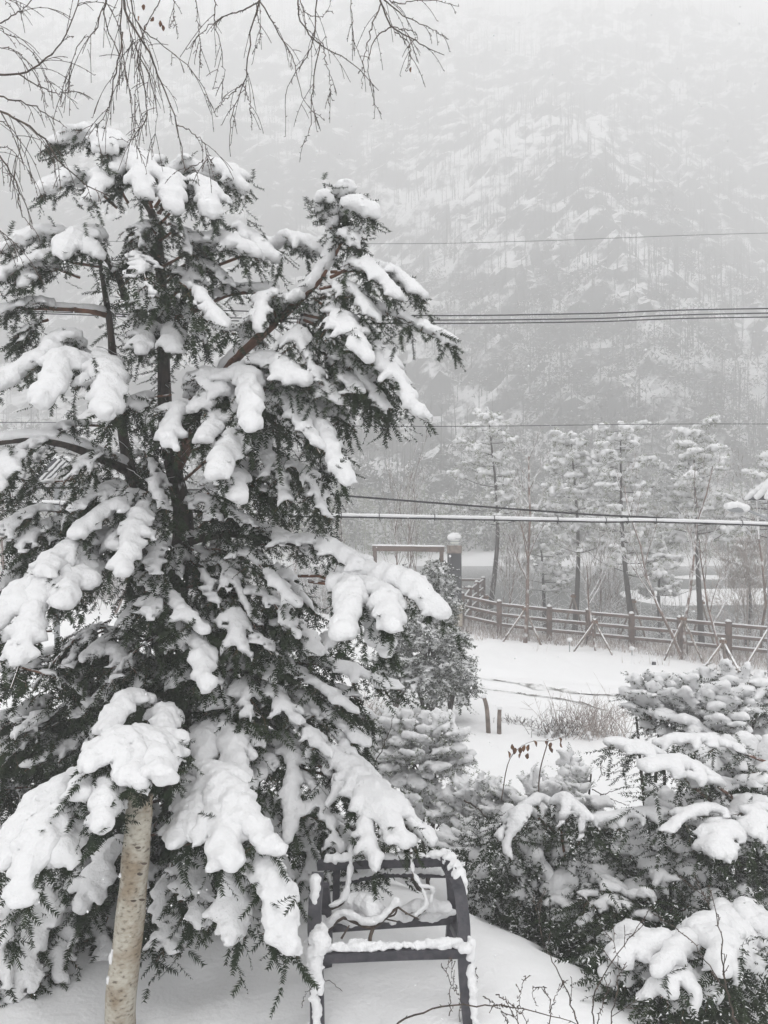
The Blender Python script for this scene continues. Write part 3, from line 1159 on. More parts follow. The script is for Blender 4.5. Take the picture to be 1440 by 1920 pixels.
def fence_rails(p, zp, q, zq):
    for dz in rail_dz:
        a = np.array([p[0], p[1], zp + dz])
        b = np.array([q[0], q[1], zq + dz])
        d = nrm(b - a) * .06
        g = Geo()
        g.add(*beam(a + d, b - d, .07, .1))
        o = g.obj('rail', M['wood'], fence, smooth=False)
        g = Geo()
        pts = curve([a + d, b - d], 12) + UP * .05
        pts[:, 2] += R(int(abs(a[0]) * 90)).uniform(0, .012, 12)
        g.add(*tube(pts, .03, 6))
        g.obj('snow', M['snow'], o)


zt = [P(0, y, p[1])[2] for y, p in zip(ytop, posts)]
for p, z in zip(posts, zt):
    fence_post(p, z)
for i in range(len(posts) - 1):
    fence_rails(posts[i], zt[i], posts[i + 1], zt[i + 1])
# the return towards the river
back = [P(869, 1130, 28.7), P(880, 1130, 30.5), P(894, 1120, 32.5), P(906, 1110, 34.5)]
zb = [P(0, 1116, 28.7)[2], P(0, 1101, 30.5)[2], P(0, 1091, 32.5)[2], P(0, 1083, 34.5)[2]]
for p, z in zip(back, zb):
    p[2] = min(gz(p), z - 1.2)
for i in (1, 2, 3):
    fence_post(back[i], zb[i])
for i in range(3):
    fence_rails(back[i], zb[i], back[i + 1], zb[i + 1])
left = [P(906, 1110, 34.5), P(862, 1110, 34.8), P(815, 1110, 35)]
for i in (1, 2):
    left[i][2] = zb[3] - 1.3
    fence_post(left[i], zb[3])
for i in range(2):
    fence_rails(left[i], zb[3], left[i + 1], zb[3])


# ------------------------------------------------------------------ stakes that hold the saplings
def tripod(label, ax, ay, d, feet):
    a = P(ax, ay, d)
    base = P(ax, ay + 60, d)
    base[2] = gz(base)
    root = thing('stake_tripod', base, label, 'tree stakes', 'stakes holding young trees')
    for fx, fd in feet:
        f = P(fx, 1200, d + fd)
        f[2] = gz(f) - .08
        top = a + nrm(a - f) * .12
        g = Geo()
        g.add(*tube(curve([f, top], 5), .038, 7))
        g.obj('stake', M['stake'], root)
    g = Geo()
    for k in range(3):
        th = np.linspace(0, 2 * math.pi, 11)
        g.add(*tube(np.stack([a[0] + np.cos(th) * .1, a[1] + np.sin(th) * .1, np.full(11, a[2] - .03 + k * .03)], -1), .012, 5, False))
    g.obj('rope', M['deadleaf'], root)


tripod('three leaning stakes round the brown barked sapling', 985, 1142, 26.2, ((940, -.3), (1016, -.4), (992, .9)))
tripod('three stakes round the short wide sapling in the middle', 1115, 1166, 25, ((1072, -.3), (1152, -.6), (1116, .8)))
tripod('three stakes spread at the foot of the forking bare sapling', 1281, 1160, 24.4, ((1243, -.4), (1322, -.6), (1290, .9)))
tripod('three stakes at the crooked sapling near the end of the fence', 1356, 1203, 23, ((1314, -.3), (1392, -.7), (1360, .6)))
tripod('long pale stake with two others at the right edge of the view', 1446, 1170, 23.5, ((1390, -.7), (1495, -.3), (1450, .8)))
tripod('stakes behind the fence holding the leaning pine', 1188, 1128, 28.5, ((1150, .2), (1222, -.2), (1190, 1)))
tripod('stakes behind the fence holding the second pine', 1075, 1118, 30, ((1045, .2), (1106, -.2), (1080, 1)))
tripod('stakes behind the fence holding the slim pine by the pillar', 912, 1120, 31, ((884, .2), (936, -.2), (915, 1)))
tripod('stakes behind the fence holding the forked topped pine', 1316, 1130, 28, ((1285, .2), (1352, -.2), (1320, 1)))

# ------------------------------------------------------------------ lamp pillar and wooden frame
c = P(852, 1150, 28.2)
c[2] = gz(c) - .1
pil = thing('lamp_pillar', c, 'dark square pillar with a wooden band and a white slatted lantern on top', 'lamp')
z = lambda y: P(0, y, 28.2)[2]


def pbox(name, y0, y1, w, m_, parent=pil, dx=0):
    g = Geo()
    g.add(*box((c[0] + dx, c[1], (z(y0) + z(y1)) / 2), (w, w, z(y0) - z(y1)), .12, .015))
    return g.obj(name, M[m_], parent, smooth=False)


pbox('base', 1128, 1172, .5, 'stone')
pbox('shaft', 1037, 1128, .44, 'charcoal')
pbox('band', 1022, 1037, .47, 'stake')
lan = pbox('lantern', 1008, 1021.9, .27, 'lamp')
for k in range(3):
    g = Geo()
    g.add(*box((c[0], c[1], z(1020 - k * 5)), (.35, .35, .025), .12, .01))
    g.obj('slat', M['grey'], lan, smooth=False)
mm = nets(np.array([(c[0], c[1], z(1008), .2), (c[0] + .1, c[1], z(1008), .16), (c[0] - .1, c[1] - .05, z(1008), .16)]), .04, R(3), .15)
lay_snow(mm, lan)

fr = P(765, 1150, 29.5)
fr[2] = gz(fr) - .1
frm = thing('wooden_gateway', fr, 'brown wooden goal shaped frame beside the dark pillar, snow along its beam', 'frame')
zb_ = P(0, 1028, 29.5)[2]
for x in (703, 828):
    p = P(x, 1030, 29.5)
    g = Geo()
    g.add(*box((p[0], p[1], (fr[2] + zb_ - .1) / 2), (.15, .15, zb_ - .1 - fr[2]), 0, .015))
    g.obj('post', M['wood'], frm, smooth=False)
g = Geo()
a, b_ = P(698, 1028, 29.5), P(833, 1030, 29.5)
g.add(*beam(a, b_, .17, .2))
o = g.obj('beam', M['wood'], frm, smooth=False)
g = Geo()
pp = curve([a, b_], 20) + UP * .1
g.add(*tube(pp, .06 + R(2).uniform(-.01, .01, 20), 7))
g.obj('snow', M['snow'], o)


# ------------------------------------------------------------------ overhead cables
def cable(label, pts, d, r, snow=0, group='cables across the valley', name='overhead_cable', bits=0):
    W = [P(x, y, d) for x, y in pts]
    # carry on past the picture on both sides
    s0, s1 = nrm(W[0] - W[1]), nrm(W[-1] - W[-2])
    W = [W[0] + s0 * 14 - UP * .25] + W + [W[-1] + s1 * 14 - UP * .25]
    c_ = curve(W, 90)
    base = c_[45]
    root = thing(name, base, label, 'cable', group)
    g = Geo()
    g.add(*tube(c_, r, 6))
    g.obj('wire', M['cable'], root)
    if snow:
        rng = R(int(d * 10))
        g = Geo()
        n_ = 400
        cc = curve(W, n_)
        g.add(*tube(cc + UP * (r * .5 + snow * .75), snow * (1 + .18 * fbm(np.arange(n_) * .3, np.zeros(n_), 3, 2)), 8))
        g.obj('snow', M['snow'], root)
    if bits:
        g = Geo()
        for k in range(bits):
            q = curve(W, 400)[int(30 + 340 * k / bits)]
            th = np.linspace(0, 6.28, 9)
            g.add(*tube(np.stack([np.full(9, q[0]), q[1] + np.cos(th) * r * 2.6, q[2] + snow * .6 + np.sin(th) * (r + snow) * 1.15], -1), .006, 4, False))
        g.obj('tie', M['cable'], root)


cable('single thin wire high across the misty hill', ((0, 452), (690, 457), (1000, 452), (1440, 437)), 24, .0065)
cable('uppermost of the three black cables crossing the middle of the hill', ((0, 571), (200, 575), (740, 591), (1100, 588), (1440, 578.5)), 15, .0125)
cable('middle one of the three black cables crossing the hill', ((0, 583), (340, 594), (760, 600), (1100, 597.5), (1440, 587)), 15.3, .0125)
cable('lowest of the three black cables crossing the hill', ((0, 586), (340, 599), (740, 606.5), (1100, 603.5), (1440, 594.5)), 15.6, .0125)
cable('thin pale wire passing just over the pine tops', ((0, 792), (780, 799.5), (1440, 795)), 18, .0085)
cable('black sagging cable slanting down to the right across the pines', ((0, 915), (300, 918), (560, 921), (665, 931), (1080, 963), (1440, 986)), 13, .018)
cable('thick cable with a ridge of snow on it crossing the pines', ((0, 941), (130, 948), (480, 965), (700, 970), (1100, 978), (1440, 985)), 12, .018, .027, bits=22)

# ------------------------------------------------------------------ lamp arm and roof corner at the right edge
b0 = P(1470, 1000, 14)
la = thing('street_lamp', b0, 'street lamp arm reaching in from the right edge with snow on its head', 'street lamp')
g = Geo()
g.add(*tube(curve([P(1392, 953, 14), P(1415, 962, 14), P(1470, 985, 14)], 8), .024, 8))
g.add(*tube([P(1470, 975, 14), P(1470, 1700, 14)], .06, 10))
g.obj('arm', M['grey'], la)
g = Geo()
g.add(*tube(curve([P(1362, 952, 14), P(1380, 953, 14), P(1398, 956, 14)], 7), [.02, .06, .075, .08, .075, .06, .03], 10))
o = g.obj('lamp_head', M['grey'], la)
q = [P(x, y, 14) for x, y in ((1366, 950), (1374, 948), (1382, 948), (1391, 951), (1398, 954))]
mm = nets(np.array([(*k, .085) for k in q]), .03, R(4), .1)
lay_snow(mm, o)

b0 = P(1452, 1000, 17)
rf = thing('shelter_roof', b0, 'corner of a small pitched roof deep in snow on thin posts at the right edge', 'shelter')
g = Geo()
cx, cz_ = P(1462, 936, 17)[0], P(0, 938, 17)[2]
V = [(cx - .52, 16.5, cz_), (cx + .52, 16.5, cz_), (cx + .52, 17.5, cz_), (cx - .52, 17.5, cz_), (cx, 17, cz_ + .5)]
g.add(V, [(3, 2, 1, 0)], [(0, 1, 4), (1, 2, 4), (2, 3, 4), (3, 0, 4)])
o = g.obj('roof', M['charcoal'], rf, smooth=False)
bd = []
for t in np.linspace(0, 1, 7):
    for s in np.linspace(-1, 1, 7):
        for u in (-1, 0, 1):
            w = (1 - t) * .45
            bd.append((cx + s * w, 17 + u * w, cz_ + t * .5 + .06, .11))
mm = nets(np.array(bd), .04, R(6), .1)
lay_snow(mm, o)
for sx in (-.45, .45):
    g = Geo()
    g.add(*tube([(cx + sx, 16.6, cz_), (cx + sx, 16.6, float(ground_z(cx + sx, 16.6)))], .022, 6))
    g.obj('post', M['grey'], rf)

# ------------------------------------------------------------------ through the yew: solar lamp, posts, net fence
b0 = P(107, 1130, 20)
b0[2] = gz(b0)
sl = thing('solar_lamp', b0, 'grey pole with a tilted solar panel seen through the yew at the left', 'street lamp')
g = Geo()
g.add(*tube([b0, P(107, 905, 20)], .07, 10))
g.obj('pole', M['grey'], sl)
a, b_ = P(76, 905, 20), P(118, 862, 20)
n_ = nrm(np.cross(b_ - a, [0, 1, 0]))
g = Geo()
V = []
for q in (a, b_):
    for yy in (-.45, .45):
        V += [q + [0, yy, 0] - n_ * .03, q + [0, yy, 0] + n_ * .03]
g.add(V, [(0, 2, 3, 1), (4, 5, 7, 6), (0, 4, 6, 2), (1, 3, 7, 5), (0, 1, 5, 4), (2, 6, 7, 3)])
o = g.obj('solar_panel', M['charcoal'], sl, smooth=False)
g = Geo()
g.add(*tube(curve([P(107, 935, 20), P(125, 922, 20), P(145, 918, 20)], 6), .025, 6))
g.obj('arm', M['grey'], sl)
mm = nets(np.array([(*(a + (b_ - a) * t + [0, u, .05]), .12) for t in np.linspace(.1, .95, 6) for u in (-.3, 0, .3)]), .05, R(8), .1)
lay_snow(mm, o)
g = Geo()
g.add(*box(P(147, 918, 20), (.3, .25, .08), 0, .03))
o = g.obj('lamp_head', M['grey'], sl, smooth=False)
q = P(147, 912, 20)
mm = nets(np.array([(*q, .15), (q[0] + .1, q[1], q[2], .12)]), .04, R(8), .1)
lay_snow(mm, o)

for x, y0, w, lab in ((402, 1122, .28, 'stout weathered post standing on the lane behind the yew trunk'), (386, 1128, .08, 'thin leaning post beside the stout one behind the yew')):
    b0 = P(x, 1235, 19)
    b0[2] = gz(b0) - .1
    t0 = P(x + (0 if w > .1 else -4), y0 - 60, 19)
    po = thing('wooden_post', b0, lab, 'post', 'posts behind the yew')
    g = Geo()
    g.add(*beam(b0, t0, w, w))
    g.obj('timber', M['stake'], po, smooth=False)

b0 = P(520, 1450, 8.4)
b0[2] = gz(b0)
cl = thing('mesh_fence', b0, 'diamond wire mesh fence glimpsed through the yew above the snow', 'fence')
g = Geo()
A_, B_ = [], []
x0, x1, ylev = -2.6, -.2, 8.6
zlo, zhi = 2.75, 4.0
for k in np.arange(x0 - 1.3, x1 + 1.3, .075):
    for s in (1, -1):
        xa, xb = k, k + s * (zhi - zlo)
        lo_, hi_ = max(min(xa, xb), x0), min(max(xa, xb), x1)
        if hi_ <= lo_:
            continue
        za = zlo + (lo_ - xa) * s if s > 0 else zlo + (xa - lo_)
        zb2 = zlo + (hi_ - xa) * s if s > 0 else zlo + (xa - hi_)
        A_.append((lo_, ylev, za)); B_.append((hi_, ylev + .01 * s, zb2))
g.add(*segs(A_, B_, .0035, .0035, 4))
g.obj('wire_mesh', M['grey'], cl)
for x in (x0, (x0 + x1) / 2, x1):
    g = Geo()
    g.add(*tube([(x, ylev, 2.2), (x, ylev, zhi + .05)], .022, 8))
    g.obj('post', M['grey'], cl)


# ------------------------------------------------------------------ small things on the lane
def stick(name, pts, r, m_, label, cat, group=None, cap=0, d=14):
    W = [P(x, y, d) for x, y in pts]
    g0 = gz(W[0])
    W[0][2] = min(W[0][2], g0) - .05
    root = thing(name, W[0], label, cat, group)
    g = Geo()
    cc = curve(W, 8)
    g.add(*tube(cc, np.linspace(r, r * .8, 8), 8))
    g.obj('shaft', M[m_], root)
    if cap:
        t = cc[-1]
        mm = nets(np.array([(t[0], t[1], t[2], cap)]), cap / 3, R(3), .1)
        lay_snow(mm, root)


stick('wooden_stake', ((916, 1362), (913, 1330), (907, 1306)), .045, 'stake', 'crooked grey stake leaning in the snow beside the dark conifer', 'stake', 'short stakes in the snow', .05, 14.5)
stick('wooden_stake', ((936, 1385), (936, 1350), (937, 1328)), .045, 'stake', 'straight grey stake in the snow, right of the crooked one', 'stake', 'short stakes in the snow', .045, 14.5)
stick('marker_post', ((1226, 1262), (1226, 1250), (1226, 1238)), .075, 'charcoal', 'short dark post with a snow cap in front of the fence', 'post', None, .09, 23)
for x, y, lab in ((1068, 1200, 'small round snow capped garden light left of the forking sapling'), (1185, 1216, 'small round snow capped garden light right of the middle stakes')):
    b0 = P(x, y + 30, 24.5)
    b0[2] = gz(b0)
    gl = thing('garden_light', b0, lab, 'garden light', 'garden lights by the fence')
    t0 = P(x, y, 24.5)
    g = Geo()
    g.add(*tube([b0, t0], .014, 6))
    g.obj('stem', M['grey'], gl)
    mm = nets(np.array([(*t0, .085)]), .025, R(3), .05)
    lay_snow(mm, gl)

# tyre rut showing gravel
rng = R(71)
for pts, w, nm in ((((872, 1272), (960, 1279), (1040, 1287), (1110, 1292), (1200, 1304)), .17, 'rut'), (((900, 1296), (980, 1303), (1060, 1310), (1150, 1322)), .05, 'rut')):
    V = []
    cc = []
    for (x, y) in pts:
        d = (EYE - 2.05) / ((y - 960) / F)
        cc.append((P(x, y, d)[0], d, 0))
    cc = curve(cc, 160)
    wv = w * (.35 + 1.0 * vnoise(np.arange(160) * .12, np.zeros(160), 6)) * np.sin(np.linspace(.1, 3.04, 160))
    for s in (-1, 0, 1):
        q = cc.copy()
        q[:, 1] += s * wv + rng.normal(0, .012, 160)
        q[:, 2] = ground_z(q[:, 0], q[:, 1]) + .012 + (.0 if s else .02)
        V.append(q)
    V = np.stack(V, 1).reshape(-1, 3)
    i = np.arange(159)[:, None] * 3
    Q = np.concatenate([np.stack([i, i + 3, i + 4, i + 1], -1), np.stack([i + 1, i + 4, i + 5, i + 2], -1)]).reshape(-1, 4)
    build('wheel_rut', V, Q, mat=M['gravel'], kind='structure', label='dark gravelly wheel rut across the white lane' if w > .1 else 'fainter gravelly rut just nearer than the dark one')


def brush(label, x, y, d, w, h, n_, seed, m_='reed', name='dry_bush', cat='bush', lean=.5, group=None):
    rng = R(seed)
    b0 = P(x, y, d)
    b0[2] = gz(b0)
    W_, H_ = w / F * d, h / F * d
    A_ = b0 + np.stack([rng.normal(0, W_ * .33, n_), rng.normal(0, W_ * .2, n_), np.zeros(n_)], -1)
    A_[:, 2] = ground_z(A_[:, 0], A_[:, 1]) - .03
    hh = H_ * rng.uniform(.35, 1, n_)
    dv = np.stack([rng.normal(0, lean, n_), rng.normal(0, lean, n_), np.ones(n_)], -1)
    M1 = A_ + dv * hh[:, None] * .5
    B_ = M1 + (dv + rng.normal(0, .35, (n_, 3))) * hh[:, None] * .5
    g = Geo()
    r = .0045 * d / 12
    g.add(*segs(A_, M1, r, r * .8, 3))
    g.add(*segs(M1, B_, r * .8, r * .4, 3))
    for k in range(3):
        t = rng.uniform(.2, .9, n_)[:, None]
        q = M1 + (B_ - M1) * t
        g.add(*segs(q, q + (nrm(dv) + rng.normal(0, .6, (n_, 3))) * hh[:, None] * .25, r * .6, r * .3, 3))
    root = thing(name, b0, label, cat, group)
    g.obj('stems', M[m_], root)
    # little cushions caught in it
    bd = []
    for k in range(n_ // 4):
        p = A_[rng.randint(n_)] + np.array([rng.normal(0, .05), 0, rng.uniform(0, .25) * H_])
        bd.append((*p, .012 * d / 3 * rng.uniform(.5, 1.1)))
    mm = nets(np.array(bd), .0022 * d, rng, .2)
    lay_snow(mm, root)


brush('reddish dry twiggy bush on the lane right of the two stakes', 1108, 1372, 14.8, 120, 70, 190, 301)
brush('small dark tuft of twigs at the left end of the reddish bush', 1045, 1372, 14.6, 60, 45, 60, 302, 'twig')
brush('tiny low tuft of dry grass between the stakes and the bush', 975, 1358, 15.4, 60, 16, 50, 303, 'twig')
brush('reddish brush pile under the conifer at the lane edge', 672, 1345, 14.8, 90, 50, 130, 304)
brush('thin dry stems standing in snow below the reddish bush', 1125, 1475, 10, 20, 40, 8, 305, 'twig', lean=.15)

# ------------------------------------------------------------------ dark conifer in the middle distance
def dome_shrub(name, label, cat, ells, mats, seed, spread, snow, wood=.012, joined=False, group=None, hang=6, nl=.03, nw=.0105, ns=.0135, n=9, sub=2, droop=.5,
               hang_len=.18, vox=None, extra=(), cover=.85, lump=.3, trunk=True, root=None, low=-.25, frosting=.08):
    """Shrub built of boughs that reach from inside the given ellipsoids (photo pixels + distance) to their skins."""
    rng = R(seed)
    first = ells[0]
    d = first[2]
    b0 = P(first[0], first[1], d)
    b0[2] = gz(b0)
    if root is None:
        root = thing(name, b0, label, cat, group)
    jw, jf, jb = Geo(), Geo(), []
    rows = []
    for (x, y, d, rx, ry, rd, cnt) in ells:
        C = P(x, y, d)
        r = np.array([rx / F * d, rd, ry / F * d])
        gb = np.array([C[0], C[1] + rd * .2, float(ground_z(C[0], C[1] + rd * .2))])
        k = 0
        while k < cnt:
            v = rng.normal(size=3)
            v /= np.linalg.norm(v)
            if v[2] < low or v[1] > .55:
                continue
            k += 1
            tip = C + v * r * rng.uniform(.82, 1.08)
            s = C + v * r * rng.uniform(.15, .4) + (gb - C) * .12
            mid = (s + tip) / 2 + UP * .12 * np.linalg.norm(tip - s) + rng.normal(0, .04, 3) * r
            rows.append((s, mid, tip, d))
        if trunk:
            for q in range(3):
                e = C + rng.normal(0, .3, 3) * r
                g = Geo()
                g.add(*tube(curve([gb + rng.normal(0, .05, 3) * np.array([1, 1, 0]) - UP * .1, (gb + e) / 2 + rng.normal(0, .05, 3), e], 8), np.linspace(wood * 2.2, wood, 8), 7))
                g.obj('stem', M['yewbark'], root)
    for ex in extra:
        pts = [P(*q) for q in ex]
        rows.append((*pts, ex[0][2], 1))
    for row in rows:
        pts = row[:3]
        d = row[3]
        thin = .84 if len(row) > 4 else 1
        kk = dict(spread=spread * rng.uniform(.75, 1.2) * 1.05, droop=droop, n=n, sub=sub, hang=hang, hang_len=hang_len, snow=snow * thin * rng.uniform(.75, 1.2), cover=cover)
        if joined:
            ax, tw, bd = gen_bough(rng, pts, **kk)
            jw.add(*tube(ax, np.linspace(wood, wood * .3, len(ax)), 4))
            V, Q = needles(tw, rng, nl, nw, ns)
            jf.add(V, None, Q)
            if bd is not None:
                jb.append(bd)
        else:
            bough_parts(rng, pts, root, mats, wood, kk.pop('spread'), d, nl=nl, nw=nw, ns=ns, lump=lump, frosting=frosting, poke=2, **({'vox': vox} if vox else {}), **kk)
    if joined:
        jw.obj('branches', mats['wood'], root)
        frost('foliage', np.concatenate(jf.V), np.concatenate(jf.T), mats['leaf'], root, frosting, rng)
        mm = nets(np.concatenate(jb), vox or .0034 * d, rng, lump)
        lay_snow(mm, root)
    return root


dome_shrub('conifer', 'dense dark conifer dusted with snow standing alone on the lane', 'conifer',
           [(800, 1235, 15.5, 85, 95, .9, 80), (842, 1280, 15.2, 54, 62, .6, 40), (740, 1255, 15.6, 66, 55, .7, 34), (815, 1130, 15.8, 48, 65, .5, 30), (822, 1085, 15.8, 24, 40, .3, 14), (800, 1180, 15.6, 75, 50, .7, 30)], JUN, 401,
           .2, .042, wood=.02, joined=True, nl=.06, nw=.026, ns=.03, n=8, sub=2, droop=-.1, hang=7, hang_len=.25, vox=.036, cover=.62, low=-.7, frosting=.3)

# ------------------------------------------------------------------ shrubs of the middle ground
dome_shrub('round_shrub', 'grey green fine leaved shrub under snow between the conifer and the metal frame', 'shrub',
           [(795, 1420, 8.4, 100, 85, .6, 52), (800, 1550, 7.9, 95, 80, .5, 34), (720, 1420, 8.6, 50, 60, .4, 12), (760, 1370, 8.4, 60, 40, .4, 14)], PALE, 402, .14, .043, wood=.01,
           nl=.028, nw=.012, ns=.014, n=9, sub=3, droop=.0, hang=9, hang_len=.1, vox=.026, cover=.9, low=-.4, frosting=.42)
dome_shrub('twiggy_shrub', 'loose shrub with snowy sprigs and a few hanging brown leaves', 'shrub',
           [(1010, 1530, 7.6, 110, 80, .5, 34), (895, 1535, 7.7, 80, 75, .4, 26), (880, 1590, 7.2, 70, 45, .4, 14), (1085, 1500, 7.6, 50, 55, .4, 12), (1060, 1470, 7.7, 35, 50, .3, 7)], PALE, 403, .15, .043, wood=.009,
           nl=.026, nw=.010, ns=.014, n=8, sub=2, droop=-.15, hang=4, hang_len=.1, vox=.026, cover=.92, frosting=.45)

# ------------------------------------------------------------------ yew shrubs on the right
dome_shrub('yew_shrub', 'snowy yew shrub at the back right beside the lane, tallest of the right hand shrubs', 'shrub',
           [(1340, 1365, 8.2, 135, 105, .7, 56), (1230, 1315, 8.4, 60, 55, .4, 20), (1390, 1300, 8.3, 80, 60, .5, 18)], YEW, 404, .17, .052, wood=.012, group='yew shrubs at the right',
           ns=.014, nw=.011, n=9, sub=2, droop=.15, hang=8, vox=.032, frosting=.25, cover=.92)
dome_shrub('yew_shrub', 'broad yew shrub with layered snow pads reaching left over the slope', 'shrub',
           [(1330, 1590, 6.3, 200, 100, .7, 46), (1410, 1480, 6.7, 145, 85, .6, 30), (1200, 1650, 6.2, 125, 90, .5, 26), (1360, 1690, 6.0, 130, 70, .4, 14)], YEW, 405, .2, .062, wood=.014,
           group='yew shrubs at the right', n=9, sub=2, droop=.35, hang=26, hang_len=.25,
           extra=[((1330, 1500, 6.4), (1230, 1420, 6.1), (1135, 1395, 5.9)), ((1440, 1430, 6.6), (1320, 1390, 6.3), (1190, 1400, 6.2)), ((1380, 1500, 6.3), (1290, 1440, 6.0), (1200, 1440, 5.8)),
                  ((1420, 1600, 6.2), (1250, 1530, 5.9), (1090, 1545, 5.7)), ((1420, 1560, 6.1), (1330, 1520, 5.7), (1240, 1560, 5.5)), ((1440, 1610, 6.0), (1380, 1560, 5.6), (1330, 1600, 5.3)),
                  ((1440, 1520, 6.0), (1420, 1520, 5.7), (1410, 1570, 5.4))])
dome_shrub('yew_shrub', 'dark rounded yew shrub right of the metal frame with drooping snowy sides', 'shrub',
           [(1010, 1560, 6.5, 105, 50, .4, 14), (1010, 1650, 6.2, 95, 110, .5, 34), (930, 1670, 6.3, 55, 100, .4, 16), (1080, 1720, 5.9, 75, 80, .4, 16)], YEW, 406, .17, .05, wood=.012, group='yew shrubs at the right',
           n=9, sub=2, droop=.8, hang=30, hang_len=.25, low=-.5,
           extra=[((1080, 1620, 6.3), (1020, 1500, 6.1), (930, 1570, 5.8)), ((1060, 1620, 6.1), (1050, 1500, 5.9), (1110, 1540, 5.6)), ((1040, 1560, 6.1), (980, 1520, 5.9), (945, 1600, 5.7))])
dome_shrub('yew_shrub', 'low yew shrub in the bottom right corner under thick cushions of snow', 'shrub',
           [(1270, 1830, 4.75, 130, 55, .35, 16), (1400, 1800, 4.9, 70, 75, .35, 10)], YEW, 407, .17, .075, wood=.012, group='yew shrubs at the right',
           n=9, sub=2, droop=.5, hang=34, hang_len=.28,
           extra=[((1330, 1860, 4.8), (1260, 1770, 4.6), (1150, 1800, 4.4)), ((1340, 1850, 4.8), (1300, 1770, 4.6), (1230, 1830, 4.25)), ((1360, 1850, 4.8), (1350, 1760, 4.6), (1350, 1830, 4.2)),
                  ((1330, 1850, 4.9), (1220, 1800, 4.7), (1130, 1830, 4.5)), ((1380, 1850, 4.9), (1360, 1740, 4.8), (1300, 1745, 4.6)), ((1330, 1880, 4.6), (1280, 1830, 4.4), (1240, 1870, 4.2))])
dome_shrub('yew_shrub', 'grey shaded sprigs of yew hanging low behind the bottom right shrub', 'shrub',
           [(1230, 1700, 5.6, 160, 60, .35, 18), (1380, 1720, 5.5, 90, 60, .35, 10), (1130, 1770, 5.4, 60, 55, .3, 9)], YEW, 408, .16, .036, wood=.01, group='yew shrubs at the right',
           n=9, sub=2, droop=.7, hang=30, hang_len=.28, cover=.6)

# ------------------------------------------------------------------ the big yew
yd = 6.4
yb = P(330, 1600, yd)
yb[2] = gz(yb)
yew = thing('yew_tree', yb, 'big dark yew on the left, its drooping boughs loaded with thick snow', 'tree')


def limb(name, pts, r0, r1, m_='yewbark', par=yew, sides=9, snow=0, seed=1):
    W = [P(*q) for q in pts]
    cc = curve(W, 22)
    rr = np.linspace(r0, r1, 22) * (1 + .08 * np.sin(np.arange(22) * 1.7))
    g = Geo()
    g.add(*tube(cc, rr, sides))
    o = g.obj(name, M[m_], par)
    if snow:
        rng = R(seed)
        bd = []
        L = np.linalg.norm(np.diff(cc, axis=0), axis=1).sum()
        for t in np.linspace(.02, .98, int(L / (snow * .55))):
            i = min(int(t * 21), 20)
            q = cc[i] + (cc[i + 1] - cc[i]) * (t * 21 - i)
            if vnoise(np.array([t * 5.0]), np.array([seed * 3.1]), 2)[0] > .28:
                bd.append((q[0], q[1], q[2] + rr[i] * .8 + snow * .3, snow * rng.uniform(.8, 1.1)))
        if bd:
            mm = nets(np.array(bd), .018, rng, .25)
            lay_snow(mm, o)
    return o


t = yd
g0 = (960 + (EYE - yb[2] + .15) / t * F)
limb('trunk', ((322, g0, t), (330, 1500, t), (335, 1300, t), (330, 1120, t), (345, 980, t), (325, 880, t), (310, 780, t), (306, 640, t), (300, 500, t), (285, 400, t), (215, 300, t - .1)), .125, .02)
limb('stem', ((325, 1300, t), (285, 1120, t - .1), (262, 950, t - .1), (238, 860, t - .1), (215, 700, t - .1), (205, 600, t - .1), (190, 510, t - .1), (180, 420, t - .1)), .075, .008)
limb('stem', ((235, 560, t), (222, 520, t), (195, 480, t)), .035, .02)
limb('limb', ((330, 880, t), (420, 700, t - .3), (520, 600, t - .5), (600, 520, t - .6), (632, 440, t - .6)), .05, .022, 'redbark', snow=.05, seed=3)
limb('limb', ((238, 880, t - .1), (190, 858, t - .3), (120, 832, t - .5), (50, 824, t - .6), (-40, 835, t - .7)), .05, .02, snow=.045, seed=4)
limb('limb', ((200, 590, t - .1), (160, 582, t - .2), (80, 578, t - .3), (-30, 580, t - .4)), .028, .012, 'redbark', snow=.03, seed=5)
limb('limb', ((310, 600, t), (370, 580, t - .1), (430, 552, t - .3), (520, 545, t - .4)), .028, .014, 'redbark', snow=.05, seed=6)
limb('limb', ((335, 1020, t), (430, 1000, t - .3), (560, 1020, t - .6), (700, 1060, t - .9)), .045, .015, snow=.04, seed=7)
limb('limb', ((335, 1280, t), (440, 1300, t - .2), (560, 1400, t - .5), (700, 1520, t - 1.0)), .045, .015, snow=.04, seed=8)
limb('limb', ((345, 940, t), (400, 980, t), (450, 1040, t - .1), (520, 1110, t - .2)), .025, .01, 'yewbark', snow=.0)
limb('limb', ((330, 1330, t), (290, 1360, t - .7), (250, 1430, t - 1.6), (200, 1500, t - 2.0)), .05, .02, snow=.04, seed=9)
limb('limb', ((250, 980, t - .1), (180, 1020, t - .5), (100, 1080, t - 1.0), (20, 1150, t - 1.3)), .04, .015, snow=.04, seed=10)

